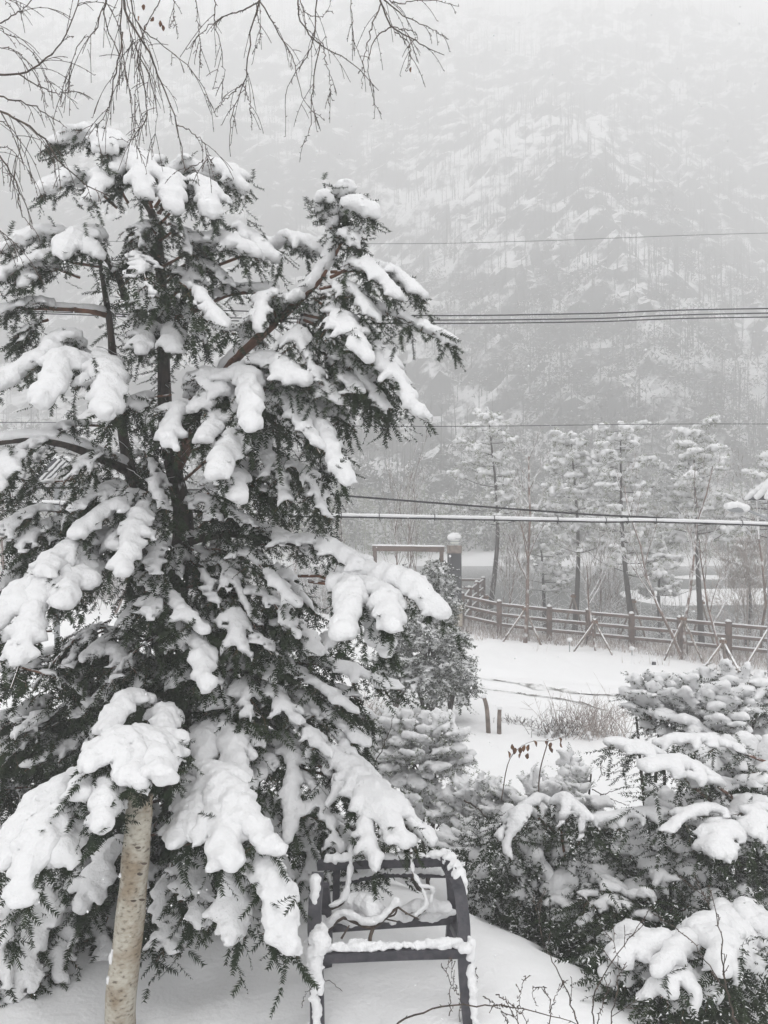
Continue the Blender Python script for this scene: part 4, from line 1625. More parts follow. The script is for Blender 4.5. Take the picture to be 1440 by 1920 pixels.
rng = R(88)
for pts, cnt, ln in ((((345, 980, t), (325, 880, t), (310, 780, t), (306, 640, t), (300, 500, t), (290, 400, t)), 150, .22), (((262, 950, t - .1), (238, 860, t - .1), (215, 700, t - .1), (205, 600, t - .1), (190, 500, t - .1)), 60, .16),
                     (((335, 1300, t), (332, 1120, t), (345, 980, t)), 110, .24), (((420, 700, t - .3), (520, 600, t - .5), (600, 520, t - .6), (632, 430, t - .6), (636, 370, t - .6)), 90, .17)):
    cc = curve([P(*q) for q in pts], 60)
    tw = []
    for k in range(cnt):
        p = cc[rng.randint(60)]
        dv = nrm(np.array([rng.normal(0, 1), rng.normal(0, 1), rng.uniform(-.7, .3)]))
        tw.append(p + dv * ln * rng.uniform(.4, 1.2) * np.linspace(0, 1, 4)[:, None] - UP * .04 * (np.linspace(0, 1, 4) ** 2)[:, None])
    V, Q = needles(np.array(tw), rng, .033, .0085, .0095)
    g = Geo()
    g.add(*segs(np.array(tw)[:, 0], np.array(tw)[:, 3], .003, .0015, 3))
    o = g.obj('sprouts', M['yewbark'], yew, kind='stuff')
    build('foliage', V, None, Q, mat=M['yew'], parent=o, base=root_loc(o), smooth=False, kind='stuff')
g = Geo()
for k in range(70):
    x, y = ((rng.uniform(150, 420), rng.uniform(480, 960)) if k % 2 else (rng.uniform(380, 640), rng.uniform(600, 1150)))
    p = P(x, y, rng.uniform(5.9, 6.4))
    dv = nrm(np.array([rng.normal(0, 1), rng.normal(0, .5), rng.normal(-.2, .5)]))
    q = [p]
    for i in range(5):
        dv = nrm(dv + rng.normal(0, .22, 3) - UP * .08)
        q.append(q[-1] + dv * rng.uniform(.03, .08))
    g.add(*tube(q, np.linspace(.0035, .0015, 6), 4))
g.obj('dead_twigs', M['yewbark'], yew, kind='stuff')

# rows: start x,y,depth  middle x,y,depth  tip x,y,depth  spread, snow radius
B_ROWS = [
    # crown top
    ((215, 310, 6.3), (170, 262, 6.2), (95, 272, 6.1), .16, .085), ((220, 320, 6.3), (215, 270, 6.1), (195, 285, 5.9), .15, .08),
    ((220, 390, 6.3), (150, 335, 6.1), (80, 362, 5.9), .17, .095), ((240, 380, 6.3), (205, 330, 6.0), (165, 385, 5.7), .16, .085),
    ((285, 390, 6.3), (250, 300, 6.2), (205, 330, 5.9), .17, .09), ((285, 380, 6.3), (270, 310, 6.0), (265, 370, 5.6), .19, .10),
    ((290, 390, 6.3), (340, 320, 6.3), (400, 335, 6.2), .17, .09), ((295, 400, 6.3), (400, 325, 6.2), (455, 360, 6.1), .2, .10),
    ((300, 420, 6.3), (370, 350, 6.0), (400, 410, 5.7), .18, .09), ((300, 400, 6.3), (320, 340, 5.9), (330, 400, 5.6), .17, .08),
    ((295, 440, 6.3), (270, 420, 6.0), (260, 470, 5.8), .17, .03), ((300, 450, 6.3), (340, 430, 6.0), (360, 480, 5.8), .18, .03),
    ((300, 480, 6.3), (250, 480, 6.1), (215, 510, 6.0), .16, .035),
    # upper left
    ((185, 470, 6.3), (90, 440, 6.1), (0, 475, 5.9), .19, .075), ((185, 480, 6.3), (150, 445, 5.9), (110, 480, 5.6), .17, .075),
    ((188, 500, 6.3), (80, 490, 6.0), (-20, 530, 5.8), .2, .07), ((188, 470, 6.3), (165, 440, 6.0), (180, 485, 5.7), .16, .07),
    ((150, 520, 6.2), (80, 500, 6.0), (40, 540, 5.8), .17, .06), ((130, 580, 6.2), (60, 570, 6.0), (-10, 590, 5.9), .2, .055), ((90, 600, 6.1), (60, 610, 6.0), (40, 640, 5.9), .16, .03),
    # upper middle
    ((300, 560, 6.3), (285, 550, 6.0), (265, 580, 5.8), .15, .06), ((300, 640, 6.3), (280, 620, 6.0), (262, 665, 5.7), .16, .065),
    ((305, 650, 6.3), (320, 620, 6.0), (330, 660, 5.7), .15, .065), ((305, 500, 6.3), (400, 455, 6.0), (480, 480, 5.7), .2, .095),
    ((310, 520, 6.3), (440, 445, 6.1), (520, 490, 5.8), .19, .085), ((400, 500, 6.2), (540, 455, 6.1), (625, 485, 6.0), .18, .075),
    ((320, 560, 6.3), (380, 500, 6.1), (440, 540, 5.9), .17, .05), ((300, 540, 6.3), (340, 510, 6.1), (360, 550, 5.9), .15, .04),
    # right leader
    ((628, 430, 5.8), (634, 380, 5.8), (650, 358, 5.7), .08, .085), ((630, 430, 5.8), (660, 392, 5.7), (702, 408, 5.6), .10, .095), ((628, 450, 5.8), (612, 400, 5.7), (608, 372, 5.6), .07, .075),
    ((628, 480, 5.8), (650, 440, 5.7), (665, 460, 5.6), .13, .05), ((620, 510, 5.8), (720, 510, 5.7), (795, 560, 5.6), .16, .065), ((620, 520, 5.8), (680, 500, 5.6), (745, 560, 5.4), .17, .065),
    ((600, 540, 5.8), (650, 540, 5.6), (700, 600, 5.4), .18, .055), ((660, 560, 5.7), (760, 600, 5.6), (855, 648, 5.5), .12, .06), ((590, 560, 5.8), (640, 600, 5.5), (690, 680, 5.2), .18, .065),
    ((570, 590, 5.8), (680, 620, 5.6), (740, 690, 5.4), .18, .06), ((570, 600, 5.8), (700, 660, 5.5), (785, 780, 5.2), .18, .07), ((540, 620, 5.9), (650, 680, 5.6), (720, 770, 5.4), .19, .055),
    ((560, 600, 5.8), (560, 640, 5.6), (600, 720, 5.4), .19, .045), ((440, 690, 6.1), (480, 600, 5.9), (560, 555, 5.7), .15, .06), ((520, 600, 5.9), (500, 560, 5.7), (480, 620, 5.5), .15, .05),
    ((590, 640, 5.8), (640, 700, 5.6), (680, 740, 5.4), .17, .06), ((600, 560, 5.8), (620, 560, 5.6), (610, 640, 5.4), .18, .03),
    # middle pads
    ((330, 820, 6.3), (480, 690, 5.8), (570, 720, 5.3), .21, .10), ((340, 830, 6.3), (450, 710, 5.7), (470, 810, 5.1), .2, .115), ((330, 800, 6.3), (380, 710, 5.9), (420, 740, 5.6), .18, .08),
    ((330, 840, 6.3), (340, 770, 5.8), (310, 840, 5.3), .18, .085), ((340, 860, 6.3), (400, 790, 5.7), (380, 830, 5.3), .17, .085), ((345, 900, 6.3), (430, 830, 5.6), (400, 900, 5.0), .16, .10),
    ((350, 960, 6.3), (430, 895, 5.7), (440, 940, 5.1), .16, .095), ((430, 780, 6.0), (560, 760, 5.7), (650, 910, 5.1), .19, .10), ((450, 760, 6.0), (560, 700, 5.7), (640, 760, 5.4), .19, .065),
    ((440, 780, 6.0), (540, 760, 5.6), (600, 850, 5.2), .18, .06), ((400, 850, 6.2), (500, 850, 5.8), (540, 950, 5.5), .2, .045), ((450, 850, 6.0), (560, 880, 5.7), (610, 970, 5.5), .2, .04),
    ((350, 850, 6.3), (480, 800, 6.0), (500, 860, 5.7), .18, .06), ((350, 780, 6.3), (420, 730, 6.1), (500, 690, 6.0), .17, .07),
    # left pads
    ((215, 740, 6.3), (130, 640, 6.0), (85, 665, 5.7), .18, .085), ((215, 760, 6.3), (110, 680, 5.9), (-20, 730, 5.5), .23, .11), ((215, 760, 6.3), (130, 680, 5.7), (75, 765, 5.2), .17, .11),
    ((218, 770, 6.3), (200, 700, 5.7), (198, 785, 5.2), .19, .115), ((215, 740, 6.3), (190, 680, 5.9), (170, 730, 5.5), .18, .095), ((215, 800, 6.3), (120, 800, 6.0), (30, 850, 5.7), .2, .045),
    ((235, 860, 6.3), (180, 850, 5.9), (130, 900, 5.6), .19, .035), ((60, 850, 5.9), (20, 860, 5.7), (-10, 920, 5.5), .17, .06), ((240, 900, 6.3), (200, 920, 5.9), (130, 960, 5.6), .18, .05),
    # centre, shaded
    ((320, 960, 6.3), (240, 940, 5.9), (140, 1010, 5.5), .2, .08), ((310, 960, 6.3), (270, 960, 5.8), (225, 1080, 5.2), .18, .08), ((320, 970, 6.3), (260, 990, 5.9), (210, 1030, 5.6), .2, .08),
    ((250, 1000, 6.2), (150, 1020, 5.7), (70, 1080, 5.2), .18, .085), ((240, 1020, 6.2), (110, 1060, 5.5), (20, 1290, 4.6), .2, .125), ((240, 1040, 6.2), (110, 1080, 5.5), (-60, 1210, 4.8), .22, .12),
    ((240, 1040, 6.2), (160, 1070, 5.6), (110, 1140, 5.0), .19, .10), ((250, 1080, 6.2), (300, 1100, 5.8), (380, 1190, 5.4), .17, .06), ((310, 1140, 6.2), (360, 1180, 5.7), (385, 1300, 5.1), .15, .075),
    ((330, 1150, 6.3), (280, 1130, 6.0), (230, 1170, 5.8), .18, .055), ((120, 960, 6.1), (60, 960, 5.9), (-20, 1010, 5.6), .2, .05), ((200, 1000, 6.2), (100, 980, 6.0), (40, 1030, 5.8), .19, .05),
    ((300, 1200, 6.3), (220, 1190, 6.0), (150, 1240, 5.7), .2, .045), ((320, 1250, 6.3), (240, 1240, 5.9), (190, 1310, 5.6), .2, .055), ((320, 1300, 6.3), (250, 1280, 5.9), (130, 1350, 5.6), .21, .045),
    ((320, 1300, 6.3), (200, 1290, 6.1), (60, 1360, 5.8), .22, .03), ((310, 1350, 6.3), (180, 1380, 5.9), (40, 1440, 5.5), .22, .045), ((300, 1330, 6.3), (270, 1270, 5.8), (230, 1340, 5.4), .16, .055),
    ((300, 1200, 6.3), (170, 1180, 6.0), (60, 1290, 5.8), .22, .025),
    # right middle
    ((360, 1010, 6.3), (480, 990, 6.0), (600, 1050, 5.7), .2, .055), ((360, 1030, 6.3), (460, 1040, 5.9), (560, 1140, 5.5), .2, .055), ((560, 1080, 5.8), (730, 1085, 5.3), (832, 1160, 4.9), .15, .105),
    ((580, 1090, 5.8), (660, 1110, 5.2), (635, 1200, 4.7), .15, .115), ((600, 1090, 5.7), (710, 1110, 5.2), (735, 1185, 4.7), .14, .10), ((600, 1080, 5.6), (680, 1120, 5.3), (725, 1235, 4.9), .15, .075),
    ((480, 1020, 6.0), (600, 1020, 5.7), (680, 1070, 5.4), .17, .065), ((370, 1060, 6.3), (420, 1060, 6.0), (480, 1180, 5.7), .2, .045), ((420, 1110, 6.1), (500, 1120, 5.8), (560, 1200, 5.5), .17, .05),
    ((350, 1100, 6.3), (400, 1100, 6.0), (430, 1180, 5.7), .18, .04), ((450, 1180, 6.1), (540, 1170, 5.9), (600, 1230, 5.7), .16, .055), ((400, 1180, 6.2), (430, 1180, 6.0), (450, 1260, 5.8), .17, .05),
    ((360, 1000, 6.3), (420, 960, 6.1), (500, 1000, 5.9), .18, .045),
    # lower right wing
    ((350, 1240, 6.3), (470, 1210, 6.0), (600, 1290, 5.7), .2, .05), ((360, 1270, 6.3), (520, 1250, 5.9), (670, 1340, 5.5), .2, .055), ((370, 1300, 6.3), (540, 1300, 5.9), (690, 1400, 5.5), .2, .06),
    ((380, 1330, 6.3), (560, 1330, 5.8), (710, 1470, 5.3), .2, .055), ((400, 1300, 6.2), (480, 1280, 5.8), (560, 1360, 5.4), .19, .055), ((420, 1340, 6.2), (520, 1330, 5.7), (620, 1420, 5.3), .19, .055),
    ((380, 1320, 6.3), (430, 1300, 5.8), (480, 1400, 5.3), .18, .05), ((460, 1390, 6.0), (620, 1420, 5.4), (810, 1585, 4.8), .17, .085), ((560, 1430, 5.7), (660, 1460, 5.2), (705, 1630, 4.6), .14, .065),
    ((560, 1440, 5.7), (690, 1480, 5.1), (760, 1590, 4.7), .18, .085), ((440, 1390, 6.1), (540, 1400, 5.6), (540, 1580, 5.0), .16, .065), ((420, 1400, 6.1), (500, 1420, 5.6), (460, 1490, 5.2), .17, .06),
    ((500, 1440, 5.9), (580, 1470, 5.4), (640, 1600, 4.9), .17, .05), ((370, 1350, 6.2), (390, 1370, 5.5), (370, 1480, 5.0), .15, .07), ((370, 1350, 6.2), (420, 1370, 5.5), (455, 1470, 5.0), .16, .08),
    ((460, 1480, 5.9), (500, 1520, 5.5), (540, 1660, 5.2), .18, .045), ((480, 1500, 5.9), (560, 1540, 5.6), (600, 1680, 5.3), .18, .045), ((420, 1500, 6.0), (440, 1540, 5.6), (480, 1640, 5.3), .18, .05),
    ((560, 1520, 5.7), (640, 1560, 5.4), (690, 1650, 5.1), .16, .04),
    # front bough over the birch
    ((320, 1360, 6.0), (250, 1310, 5.2), (195, 1380, 4.7), .16, .08), ((320, 1370, 6.0), (310, 1340, 5.2), (300, 1420, 4.6), .14, .08), ((320, 1400, 5.7), (240, 1400, 4.7), (140, 1500, 4.1), .17, .095),
    ((320, 1400, 5.7), (290, 1400, 4.6), (305, 1465, 4.1), .16, .10), ((330, 1410, 5.3), (260, 1390, 4.5), (165, 1435, 4.2), .2, .11), ((330, 1410, 5.3), (290, 1395, 4.6), (230, 1470, 4.1), .2, .11),
    ((100, 1650, 5.0), (60, 1720, 4.7), (20, 1880, 4.4), .2, .085), ((60, 1650, 5), (0, 1700, 4.6), (-40, 1860, 4.3), .2, .09), ((310, 1410, 5.6), (220, 1440, 4.5), (190, 1560, 3.9), .12, .085), ((230, 1440, 4.9), (120, 1490, 4.4), (-10, 1620, 4.0), .19, .11),
    ((210, 1460, 4.8), (100, 1530, 4.2), (30, 1700, 3.8), .17, .10), ((200, 1480, 4.8), (130, 1540, 4.3), (110, 1620, 4.0), .15, .09),
    ((330, 1440, 5.2), (410, 1470, 4.6), (500, 1600, 4.15), .2, .105), ((440, 1540, 4.6), (505, 1640, 4.2), (540, 1785, 3.95), .14, .09), ((330, 1450, 5.1), (380, 1500, 4.6), (350, 1560, 4.3), .16, .09), ((320, 1450, 5.3), (360, 1510, 4.6), (325, 1590, 4.2), .13, .075),
    ((330, 1450, 5.2), (400, 1510, 4.5), (430, 1630, 4.05), .18, .10), ((380, 1560, 4.8), (440, 1620, 4.4), (430, 1770, 4.1), .15, .07), ((360, 1600, 4.9), (370, 1640, 4.6), (370, 1740, 4.3), .15, .055),
    ((320, 1620, 5.0), (310, 1680, 4.7), (320, 1790, 4.4), .14, .055),
    # low left, behind the birch
    ((300, 1500, 5.8), (180, 1540, 5.2), (60, 1700, 4.8), .2, .06), ((300, 1560, 5.6), (210, 1600, 5.0), (150, 1710, 4.7), .17, .075), ((250, 1600, 5.5), (120, 1650, 5.0), (20, 1860, 4.6), .18, .085),
    ((220, 1640, 5.4), (120, 1700, 4.9), (110, 1840, 4.6), .17, .06), ((150, 1560, 5.4), (40, 1600, 5.0), (-60, 1760, 4.7), .2, .08), ((280, 1600, 5.6), (260, 1660, 5.2), (240, 1760, 5.0), .17, .05),
    ((200, 1720, 5.3), (190, 1760, 5.0), (200, 1840, 4.8), .16, .04), ((330, 1550, 5.8), (360, 1600, 5.4), (400, 1720, 5.1), .18, .04), ((300, 1660, 5.5), (330, 1700, 5.2), (300, 1800, 5.0), .17, .035),
]
rng = R(900)
for s, mdl, tp, spd, sn in B_ROWS:
    big = sn > .06
    if tp[2] < 4.75:
        sn, spd = sn * .88, spd * 1.15
    sn = sn * (.71 if sn > .08 else .82)
    bough_parts(rng, [P(*s), P(*mdl), P(*tp)], yew, YEW, .013, spd, tp[2], n=13, sub=2, droop=.3, snow=sn, cover=.88 if big else .72,
                hang=46, hang_len=.135, nl=.033, nw=.0085, ns=.0095, lump=.42)
# inner boughs, mostly in shade and with little snow
polys = [((250, 860), (420, 1200), 16), ((-40, 1180), (200, 1500), 24), ((240, 1100), (420, 1450), 12), ((150, 1150), (330, 1750), 30), ((330, 1150), (650, 1620), 34), ((60, 1250), (300, 1700), 24), ((240, 420), (380, 620), 7), ((380, 700), (600, 930), 12), ((230, 640), (330, 900), 4),
         ((0, 820), (230, 1060), 12), ((380, 1000), (600, 1180), 10), ((560, 540), (740, 780), 9)]
for (xa, ya), (xb, yb_), cnt in polys:
    for k in range(cnt):
        x, y = rng.uniform(xa, xb), rng.uniform(ya, yb_)
        d = rng.uniform(5.7, 6.9)
        dx = ((x - 320) * .22 + rng.normal(0, 35)) * (.45 if xa > 500 else 1)
        s = P(x - dx, y - rng.uniform(0, 30), d + .15)
        e = P(x + dx, y + rng.uniform(20, 90), d - rng.uniform(.1, .5))
        mdl = (s + e) / 2 + UP * .06
        bough_parts(rng, [s, mdl, e], yew, YEW, .01, .2, d, n=9, sub=2, droop=.5, snow=.042 * rng.uniform(.7, 1.3), cover=.7, hang=40, hang_len=.2, vox=.044, ns=.016, nw=.013, nl=.036)

# ------------------------------------------------------------------ birch trunk
b0 = P(228, 1905, 4.15)
b0[2] = gz(b0) - .05
bi = thing('birch_tree', b0, 'pale birch trunk with tan lower bark standing under the snow loaded front bough', 'tree')
W = [b0, P(226, 1880, 4.15), P(240, 1760, 4.17), P(250, 1660, 4.2), P(258, 1560, 4.22), P(262, 1510, 4.25), P(264, 1482, 4.26)]
cc = curve(W, 40)
g = Geo()
g.add(*tube(cc, np.linspace(.084, .066, 40) * (1 + .025 * np.sin(np.arange(40) * .9) + R(3).normal(0, .006, 40)), 20))
g.obj('trunk', M['birch'], bi)
for (x, y, dx) in ((258, 1590, 6), (250, 1690, -8), (266, 1688, 10), (244, 1738, -4), (262, 1640, 0), (240, 1790, 0), (228, 1830, 0), (246, 1850, 0), (270, 1620, 0), (236, 1762, 0)):
    c0 = P(x, y, 4.12)
    g = Geo()
    tt = np.linspace(-1, 1, 7)
    g.add(*tube(np.stack([c0[0] + tt * .016, np.full(7, c0[1] + .003), c0[2] + .003 * tt ** 2], -1), .006 * np.sqrt(1.05 - tt ** 2), 6))
    g.obj('knot', M['twig'], bi)
for k in range(9):
    i = rng.randint(2, 38)
    q = cc[i] + np.array([-.062, -.045, 0])
    mm = nets(np.array([(q[0], q[1], q[2] + j_ * .014, rng.uniform(.008, .015)) for j_ in range(rng.randint(2, 5))]), .006, rng, .3)
    lay_snow(mm, bi)
bd = [(*(cc[0] + [np.cos(a) * .09, np.sin(a) * .09, .02]), .05) for a in np.linspace(0, 6.28, 12)]
mm = nets(np.array(bd), .016, R(4), .2)
lay_snow(mm, bi)

# ------------------------------------------------------------------ metal frame in the foreground
fb = P(728, 1900, 4.5)
fb[2] = gz(fb)
fm = thing('metal_rack', fb, 'dark metal seat shaped frame in the foreground, snow lying along its bars', 'metal frame')
rng = R(77)


def bar(name, pts, w, h, snow=0, lo=.0, hi=1, seed=0):
    W = [P(*q) for q in pts]
    cc = curve(W, 16)
    g = Geo()
    tan = nrm(np.gradient(cc, axis=0))
    # rectangular section swept along the bar
    ref = np.array([0, 1.0, 0])
    a = nrm(np.cross(tan, ref))
    b_ = nrm(np.cross(a, tan))
    V = np.stack([cc - a * w / 2 - b_ * h / 2, cc + a * w / 2 - b_ * h / 2, cc + a * w / 2 + b_ * h / 2, cc - a * w / 2 + b_ * h / 2], 1).reshape(-1, 3)
    i = np.arange(15)[:, None] * 4
    j = np.arange(4)[None]
    Q = np.stack([i + j, i + (j + 1) % 4, i + 4 + (j + 1) % 4, i + 4 + j], -1).reshape(-1, 4)
    Q = np.vstack([Q, [(3, 2, 1, 0), (60, 61, 62, 63)]])
    g.add(V, Q)
    o = g.obj(name, M['metal'], fm, smooth=False)
    if snow:
        rr = R(seed)
        bd = []
        L = np.linalg.norm(np.diff(cc, axis=0), axis=1).sum()
        off = snow[1]
        for t in np.linspace(lo, hi, max(3, int(L * (hi - lo) / (snow[0] * .5)))):
            k = min(int(t * 15), 14)
            q = cc[k] + (cc[k + 1] - cc[k]) * (t * 15 - k)
            q = q + np.array(off) + rr.normal(0, .12, 3) * snow[0]
            w_ = .6 + .65 * vnoise(np.array([t * L * 9.0]), np.array([seed * 1.7]), 4)[0]
            if rr.rand() < .93:
                bd.append((*q, snow[0] * w_ * rr.uniform(.8, 1.2)))
            if rr.rand() < .5:
                bd.append((q[0] + rr.normal(0, .6) * snow[0], q[1] - .3 * snow[0], q[2] - rr.uniform(.2, 1.0) * snow[0], snow[0] * .45))
        mm = nets(np.array(bd), .009, rr, .45)
        lay_snow(mm, o)
    return o


# front uprights (nearest), left and right
bar('front_leg', ((596, 1960, 4.1), (594, 1850, 4.15), (592, 1780, 4.2), (590, 1730, 4.3), (592, 1680, 4.4), (596, 1640, 4.5)), .072, .06, (.03, (.0, -.035, .0)), .0, .42, 1)
bar('front_leg', ((884, 1960, 4.1), (874, 1860, 4.15), (870, 1790, 4.2), (869, 1730, 4.3), (862, 1670, 4.4), (848, 1630, 4.55), (835, 1615, 4.65)), .068, .06, (.028, (.032, -.025, .0)), .0, .42, 2)
bar('back_leg', ((612, 1830, 4.7), (612, 1740, 4.7), (606, 1660, 4.65)), .07, .055)
bar('back_leg', ((848, 1765, 4.85), (852, 1700, 4.8), (848, 1640, 4.7), (838, 1615, 4.66)), .085, .055)
bar('back_leg', ((630, 1690, 5.0), (632, 1618, 4.95)), .045, .04)
bar('top_bar', ((596, 1622, 4.8), (700, 1618, 4.75), (835, 1614, 4.7)), .05, .05, (.026, (0, 0, .035)), .05, 1, 4)
bar('seat_bar', ((600, 1793, 4.2), (735, 1787, 4.2), (868, 1783, 4.2)), .05, .065, (.027, (0, -.0, .042)), .0, 1, 5)
bar('middle_bar', ((604, 1738, 4.75), (720, 1730, 4.75), (848, 1722, 4.8)), .05, .055, (.045, (0, 0, .05)), .03, 1, 6)
bar('side_bar', ((592, 1775, 4.2), (598, 1755, 4.45), (603, 1740, 4.72)), .045, .04, (.035, (0, 0, .04)), 0, 1, 7)
bar('side_bar', ((869, 1775, 4.2), (860, 1755, 4.5), (850, 1735, 4.78)), .045, .04)
bar('tray_slat', ((640, 1655, 4.95), (720, 1640, 4.95), (845, 1640, 4.95)), .035, .02, (.018, (0, 0, .02)), 0, 1, 8)
# cushions of snow at the joints and on the uprights
sb = []
for x, y, d, r_ in ((592, 1650, 4.42, .034), (591, 1665, 4.4, .032), (590, 1680, 4.38, .03), (590, 1694, 4.36, .024), (594, 1760, 4.18, .05), (600, 1775, 4.17, .048), (590, 1785, 4.16, .045), (608, 1765, 4.2, .04),
                    (600, 1745, 4.25, .04), (594, 1735, 4.3, .03), (852, 1625, 4.55, .045), (860, 1640, 4.48, .042), (865, 1655, 4.45, .036), (868, 1672, 4.42, .028), (869, 1686, 4.4, .018), (843, 1612, 4.62, .045), (872, 1778, 4.16, .038)):
    q = P(x, y, d)
    sb.append((*q, r_))
mm = nets(np.array(sb), .009, R(12), .3)
lay_snow(mm, fm)

# snowy dead branch caught in the frame
b0 = P(690, 1725, 4.6)
db = thing('fallen_branch', b0, 'snow covered broken branch caught inside the metal frame', 'branch')
for pts, r0, sn in ((((604, 1752, 4.5), (640, 1720, 4.5), (665, 1728, 4.48), (700, 1738, 4.45), (745, 1700, 4.5)),   .016, .026), (((700, 1738, 4.45), (694, 1765, 4.4), (712, 1785, 4.3)), .013, 0),
                    (((745, 1700, 4.5), (762, 1712, 4.45), (786, 1724, 4.4)), .006, 0), (((745, 1700, 4.5), (740, 1715, 4.5), (722, 1722, 4.5), (745, 1728, 4.45)), .006, 0),
                    (((770, 1590, 4.7), (775, 1640, 4.65), (790, 1665, 4.6), (800, 1700, 4.55), (780, 1720, 4.5)), .009, .015), (((790, 1665, 4.6), (812, 1670, 4.6), (806, 1695, 4.58)), .007, .014),
                    (((660, 1595, 4.8), (655, 1650, 4.7), (645, 1690, 4.65), (620, 1705, 4.6)), .012, .02), (((640, 1760, 4.4), (655, 1735, 4.45)), .007, 0),
                    (((650, 1700, 4.7), (690, 1700, 4.6), (700, 1720, 4.55)), .01, .045), (((760, 1712, 4.7), (800, 1705, 4.65), (840, 1712, 4.65)), .01, .036)):
    cc = curve([P(*q) for q in pts], 12)
    g = Geo()
    g.add(*tube(cc, np.linspace(r0, r0 * .6, 12), 6))
    o = g.obj('twig', M['twig'], db)
    if sn:
        bd = [(*(cc[i] + UP * (r0 + sn * .4)), sn * rng.uniform(.55, 1.35)) for i in range(12)]
        bd += [(*((cc[i] + cc[i + 1]) / 2 + UP * (r0 + sn * .4)), sn * rng.uniform(.8, 1.15)) for i in range(11)]
        mm = nets(np.array(bd), .011, rng, .3)
        lay_snow(mm, o)


# ------------------------------------------------------------------ overhanging birch twigs
def twig_spray(label, mains, d, seed, name='birch_branch', cat='branch', n_side=9, side_len=.35, gravity=.9, m_='twig', group=None, buds=True, r_side=.0022):
    rng = R(seed)
    first = P(mains[0][0][0][0], mains[0][0][0][1], d)
    root = thing(name, first, label, cat, group)
    gb = Geo()
    bA, bB = [], []
    for pts, w in mains:
        dd = d + rng.uniform(-.35, .35)
        W = [P(x, y, dd + (rng.uniform(-.08, .08) if i else 0)) for i, (x, y) in enumerate(pts)]
        cc = curve(W, 22)
        cc[1:-1] += rng.normal(0, .004, (20, 3))
        L = np.linalg.norm(np.diff(cc, axis=0), axis=1).sum()
        r0 = w / 2 / F * dd
        g = Geo()
        g.add(*tube(cc, np.maximum(np.linspace(r0, r0 * .3, 22), .0016), 5))
        A_, B_ = [], []
        for k in range(int(n_side * .62 * L / .9) + 2):
            t = rng.uniform(.12, .97)
            i = min(int(t * 21), 20)
            p = cc[i]
            tn = nrm(cc[i + 1] - cc[i])
            dv = nrm(tn * .9 + np.array([rng.normal(0, .42), rng.normal(0, .3), -.1]))
            l = side_len * rng.uniform(.25, 1) * (1.1 - .6 * t)
            q = p
            kk = 6
            for s in range(kk):
                dv = nrm(dv + np.array([rng.normal(0, .05), rng.normal(0, .05), -gravity * .2]))
                q2 = q + dv * l / kk
                A_.append(q); B_.append(q2)
                if rng.rand() < .55:
                    bA.append(q2); bB.append(q2 + nrm(dv + rng.normal(0, .8, 3)) * .012)
                q = q2
                if s == 2 and rng.rand() < .5:
                    dv2 = nrm(dv + rng.normal(0, .5, 3))
                    for z_ in range(3):
                        dv2 = nrm(dv2 + np.array([0, 0, -gravity * .2]))
                        A_.append(q2); B_.append(q2 + dv2 * l * .13)
                        q2 = q2 + dv2 * l * .13
        for i in range(2, 22):
            if rng.rand() < .8:
                bA.append(cc[i]); bB.append(cc[i] + nrm(rng.normal(0, 1, 3)) * .014)
        if A_:
            g.add(*segs(A_, B_, r_side, r_side * .75, 3))
        g.obj('twig', M[m_], root)
    if buds and bA:
        gb.add(*segs(bA, bB, .0026, .001, 4))
        gb.obj('buds', M[m_], root, kind='stuff')
    return root


twig_spray('thick bare birch twigs hanging at the top left corner', [
    (((-60, 330), (-20, 200), (0, 208), (40, 228), (85, 262), (110, 300), (160, 345), (205, 368)), 5.5), (((-60, 130), (0, 140), (50, 136), (85, 110), (115, 80), (148, 0), (160, -80)), 4.5),
    (((-40, 175), (0, 182), (55, 195), (90, 215), (125, 240)), 4), (((30, 138), (75, 162), (105, 174), (138, 172)), 3), (((-30, 60), (20, 30), (60, 0), (80, -60)), 3),
    (((-40, 260), (0, 295), (30, 345), (40, 395), (60, 430)), 4), (((-40, 300), (0, 275), (30, 290), (60, 330)), 2.5), (((-60, 400), (-20, 420), (20, 450), (45, 500)), 2.5),
    (((-30, 10), (20, -20), (50, -60)), 3), (((-40, 40), (10, 60), (60, 100), (110, 180)), 2.2), (((-40, 95), (20, 90), (60, 130), (90, 200)), 2.2), (((-40, 215), (20, 240), (50, 300), (60, 340)), 2.2)],
    4.4, 501, group='birch twigs overhead', n_side=11, side_len=.42)
twig_spray('dense fan of bare birch twigs hanging left of the picture centre', [
    (((225, -80), (228, 0), (228, 80), (240, 160), (258, 297)), 3.5), (((232, -80), (235, 20), (275, 90), (300, 150), (330, 230), (348, 320)), 5), (((235, -60), (255, 40), (300, 80), (370, 145), (405, 218)), 3),
    (((205, -60), (195, 20), (205, 60), (225, 110), (220, 170)), 3), (((200, 0), (175, 60), (150, 80), (120, 160), (115, 200)), 2.5), (((240, -20), (245, 60), (290, 180), (285, 300)), 2.2),
    (((230, 60), (210, 180), (200, 210), (165, 258)), 3), (((258, 110), (275, 200), (265, 240), (245, 262), (205, 258)), 2.5), (((330, 232), (370, 255), (388, 280), (390, 310)), 2.2), (((345, 322), (375, 305), (398, 298)), 2),
    (((300, 0), (270, 60), (260, 130), (250, 250)), 2)],
    4.5, 502, group='birch twigs overhead', n_side=14, side_len=.4)
